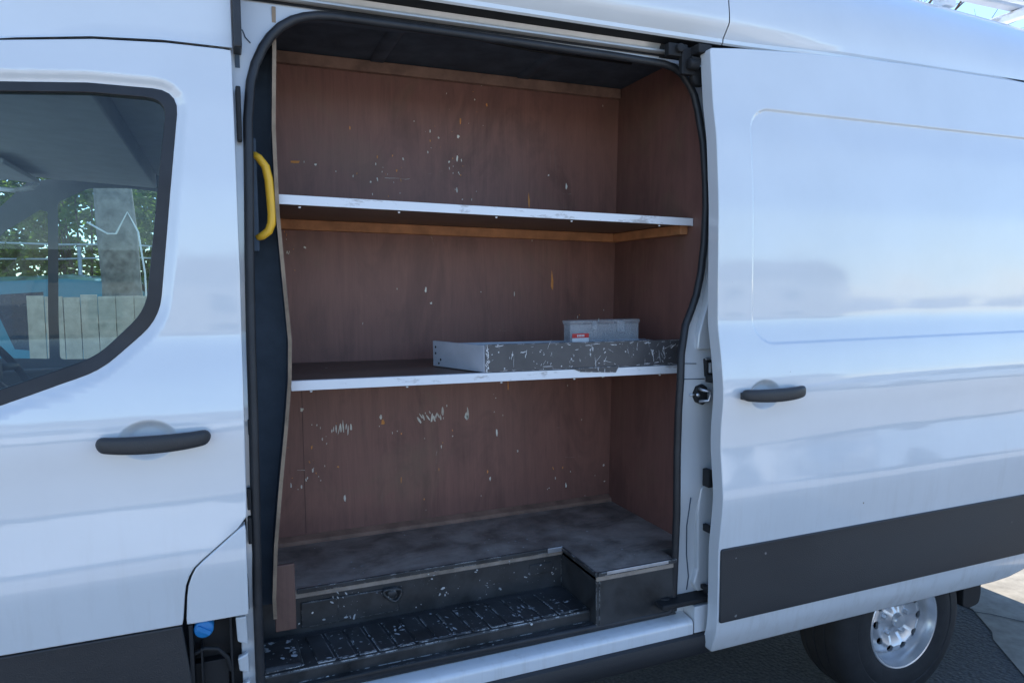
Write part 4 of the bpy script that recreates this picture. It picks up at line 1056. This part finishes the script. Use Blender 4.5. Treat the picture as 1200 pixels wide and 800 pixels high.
# parked cars
def make_car(loc_, rz, paint, label, scale=1.0, group=None, tall=0):
    c = empty('parked_car', loc_, rz); c.scale = (scale,)*3; tag(c, label, 'car', group)
    Lb = [(-2.15, .35), (-2.2, .62), (-2.05, .86), (-1.2, .98+tall*.1), (-.55, 1.42+tall), (.1, 1.48+tall), (1.0, 1.44+tall), (1.75, 1.02+tall*.6), (2.1, .95+tall*.3), (2.18, .6), (2.12, .33)]
    m = MB(); secs = []
    for s, wd in ((-1, .0), (-.93, .02), (-.55, .0), (0, 0), (.55, 0), (.93, 0), (1, 0)):
        row = []
        for x, z in Lb:
            nar = .80 if z < 1.0 else .80-.32*min(1, (z-1.0)/.5)
            zz = z - (.035 if abs(s) > .9 and z > .9 else 0) + (.02*(1-s*s) if z > .9 else 0)
            row.append(m.bm.verts.new((x*(1-.06*s*s*(1 if abs(x) > 1.9 else 0)), s*nar*1.08, zz)))
        secs.append(row)
    for a, b in zip(secs, secs[1:]):
        for i in range(len(Lb)-1): m.bm.faces.new((a[i], b[i], b[i+1], a[i+1]))
    m.bm.faces.new(secs[0]); m.bm.faces.new(secs[-1][::-1])
    m.build('body', paint, c, sharp=35)
    m = MB()
    for s in (-1, 1):
        y0, y1 = .862*s, .60*s
        def yy(z): return s*(.80-.32*min(1, max(0, z-1.0)/.5))*1.08+s*.006
        a = [(-1.02, 1.04+tall*.15), (-.50, 1.36+tall), (.22, 1.41+tall), (.22, 1.03+tall*.15)]; b = [(.30, 1.03+tall*.15), (.30, 1.41+tall), (.95, 1.38+tall), (1.45, 1.08+tall*.4)]
        for q in (a, b): m.quad([(x, yy(z), z) for x, z in q])
    m.quad([(-1.13, -.70, 1.03+tall*.1), (-1.13, .70, 1.03+tall*.1), (-.60, .52, 1.405+tall), (-.60, -.52, 1.405+tall)])
    m.quad([(1.08, -.52, 1.42+tall), (1.08, .52, 1.42+tall), (1.70, .66, 1.075+tall*.6), (1.70, -.66, 1.075+tall*.6)])
    m.build('windows', 'car_glass', c)
    for x in (-1.35, 1.35):
        for s in (-1, 1):
            m = MB(); m.lathe([(0, -.02), (.20, -.02), (.22, 0), (.31, 0), (.325, .03), (.325, .19), (.30, .2), (0, .2)] if s < 0 else [(0, .02), (.20, .02), (.22, 0), (.31, 0), (.325, -.03), (.325, -.19), (.30, -.2), (0, -.2)], (x, s*.875, .325), 'y', 28)
            m.build('wheel', 'tyre', c, sharp=40)
    m = MB()
    for s in (-1, 1): m.box(-2.20, -2.02, s*.62-.16, s*.62+.16, .62, .76)
    split(m.build('headlight', 'steel', c, .03))
    return c
MAT['teal_paint'] = simple('teal_car_paint', (.04, .20, .23), .3, .2, 0, 0, .05, 1.0)
MAT['silver_paint'] = simple('silver_car_paint', (.50, .51, .52), .3, .5, 0, 0, .05, 1.0)
MAT['white_car'] = simple('white_car_paint', (.75, .75, .74), .3, .0, 0, 0, .03, 1.0)
MAT['dark_paint'] = simple('dark_grey_car_paint', (.06, .065, .075), .3, .2, 0, 0, .05, 1.0)
make_car((-1.55, 7.5, 0), PI, 'teal_paint', 'tall teal car parked behind the board fence and tree trunk', 1.03, None, .37)
make_car((9.6, -5.6, 0), .06, 'silver_paint', 'silver car whose bonnet is mirrored in the open sliding door', 1.0, 'cars parked across the yard')
make_car((2.2, -8.2, 0), PI+.1, 'dark_paint', 'dark grey car parked across the yard, mirrored low in the van side', 1.0, 'cars parked across the yard')
make_car((-4.6, -6.4, 0), PI/2-.3, 'silver_paint', 'unseen silver car added for reflections in the cab door below its handle', 1.0, 'cars parked across the yard')  # this car and those below are unseen, added for bright reflections in the paint
make_car((5.4, -7.4, 0), -.05, 'white_car', 'unseen white car added for streak reflections in the lower half of the open sliding door', 1.0, 'cars parked across the yard')
make_car((-1.2, -7.6, 0), PI+.05, 'white_car', 'unseen white car parked nose to the left, added for streak reflections below the cab door handle', 1.0, 'cars parked across the yard')
make_car((15.5, -6.4, 0), .0, 'dark_paint', 'unseen dark car farthest along the row, added for reflections in the sliding door', 1.0, 'cars parked across the yard')
MAT['render_wall'] = simple('pale_rendered_wall', (.42, .40, .36), .85, 0, 30, .2, .1)
MAT['roof_tile'] = simple('grey_roof_sheet', (.20, .19, .18), .7, 0, 20, .2, .15)
bl = empty('low_building', (6, -46, 0)); tag(bl, 'long low pale building added across the yard to soften the horizon mirrored in the van side', 'building')  # unseen building added to even out the skyline reflected in the paint
m = MB(); m.box(-44, 46, -6, 0, 0, 3.6); m.build('wall', 'render_wall', bl)
m = MB(); m.prism([(.4, 3.601), (-3, 5.2), (-6.4, 3.601)], -44.4, 46.4, 'x'); m.build('roof', 'roof_tile', bl)
for k in range(13):
    m = MB(); m.box(-40+k*6.6, -38.2+k*6.6, .004, .06, 1.0, 2.4); m.build('window', 'car_glass', bl)
for k in range(5):
    m = MB(); m.box(-36.2+k*16, -33.4+k*16, .004, .08, 0, 2.9); m.build('door', 'tray_end', bl)
# bare tree behind the roof rack
bt = empty('bare_tree', (15.6, 10.6, 0)); tag(bt, 'bare thin tree whose twigs show above the van roof', 'tree')
m = MB(); m.tube([(0, 0, 0), (.1, 0, 3), (0, .1, 6), (.05, 0, 9.4)], [.16, .12, .08, .03], 10); m.build('trunk', 'bark', bt)
m = MB()
def branch(p, d, l, r, lev):
    p = Vector(p); d = Vector(d).normalized(); q = [p]
    for k in range(3):
        d = (d+Vector((random.gauss(0, .18), random.gauss(0, .18), random.gauss(.06, .12)))).normalized(); q.append(q[-1]+d*l/3)
    m.tube(q, [r, r*.8, r*.6, r*.35], 5)
    if lev:
        for k in range(4): branch(q[random.randint(1, 3)], d+Vector((random.gauss(0, .6), random.gauss(0, .6), random.gauss(0, .4))), l*.62, r*.5, lev-1)
for k in range(13):
    a = random.uniform(0, 2*PI); branch((.05, .05, random.uniform(4, 9)), (math.cos(a), math.sin(a), .5), random.uniform(1.2, 2.4), .035, 2)
m.build('branches', 'twig', bt)
# ------------------------------------------------------------------ light
SUN_A, SUN_E = 14, 52      # azimuth from +Y towards +X, elevation
w = bpy.data.worlds.new('World'); sc.world = w; w.use_nodes = True
nt = w.node_tree; bg = nt.nodes['Background']
sky = nt.nodes.new('ShaderNodeTexSky'); sky.sky_type = 'NISHITA'; sky.sun_disc = False
sky.sun_elevation = math.radians(SUN_E); sky.sun_rotation = math.radians(SUN_A)
sky.air_density = .9; sky.dust_density = .0; sky.ozone_density = 4.0
L(nt, sky.outputs[0], bg.inputs['Color']); bg.inputs['Strength'].default_value = .15
sun = bpy.data.lights.new('sun', 'SUN'); sun.energy = 3.3; sun.angle = math.radians(.5); sun.color = (1, .95, .87)
so = bpy.data.objects.new('sun', sun); COL.objects.link(so)
sdv = Vector((math.sin(math.radians(SUN_A))*math.cos(math.radians(SUN_E)), math.cos(math.radians(SUN_A))*math.cos(math.radians(SUN_E)), math.sin(math.radians(SUN_E))))
so.rotation_euler = (-sdv).to_track_quat('-Z', 'Y').to_euler(); so.location = sdv*30

# ------------------------------------------------------------------ camera
cam = bpy.data.cameras.new('camera'); co = bpy.data.objects.new('camera', cam); COL.objects.link(co); sc.camera = co
cam.sensor_width = 36; cam.lens = 36*822/1200; cam.clip_start = .02; cam.clip_end = 1000
# world axes in camera coordinates (x right, y down, z forward), from the photograph's vanishing points
Rm = Matrix(((.92562, -.37838, -.00698), (-.03666, -.07130, -.99678), (.37666, .92290, -.07986)))
cr, cd, cf = Vector(Rm[0]), Vector(Rm[1]), Vector(Rm[2])
M = Matrix((cr, -cd, -cf)).transposed().to_4x4(); M.translation = Vector((-.08, -1.87, 1.765)); co.matrix_world = M

sc.view_settings.view_transform = 'Standard'; sc.view_settings.look = 'None'; sc.view_settings.gamma = 1
sc.view_settings.exposure = 1.22
sc.cycles.max_bounces = 10; sc.cycles.transparent_max_bounces = 12
sc.cycles.use_denoising = True
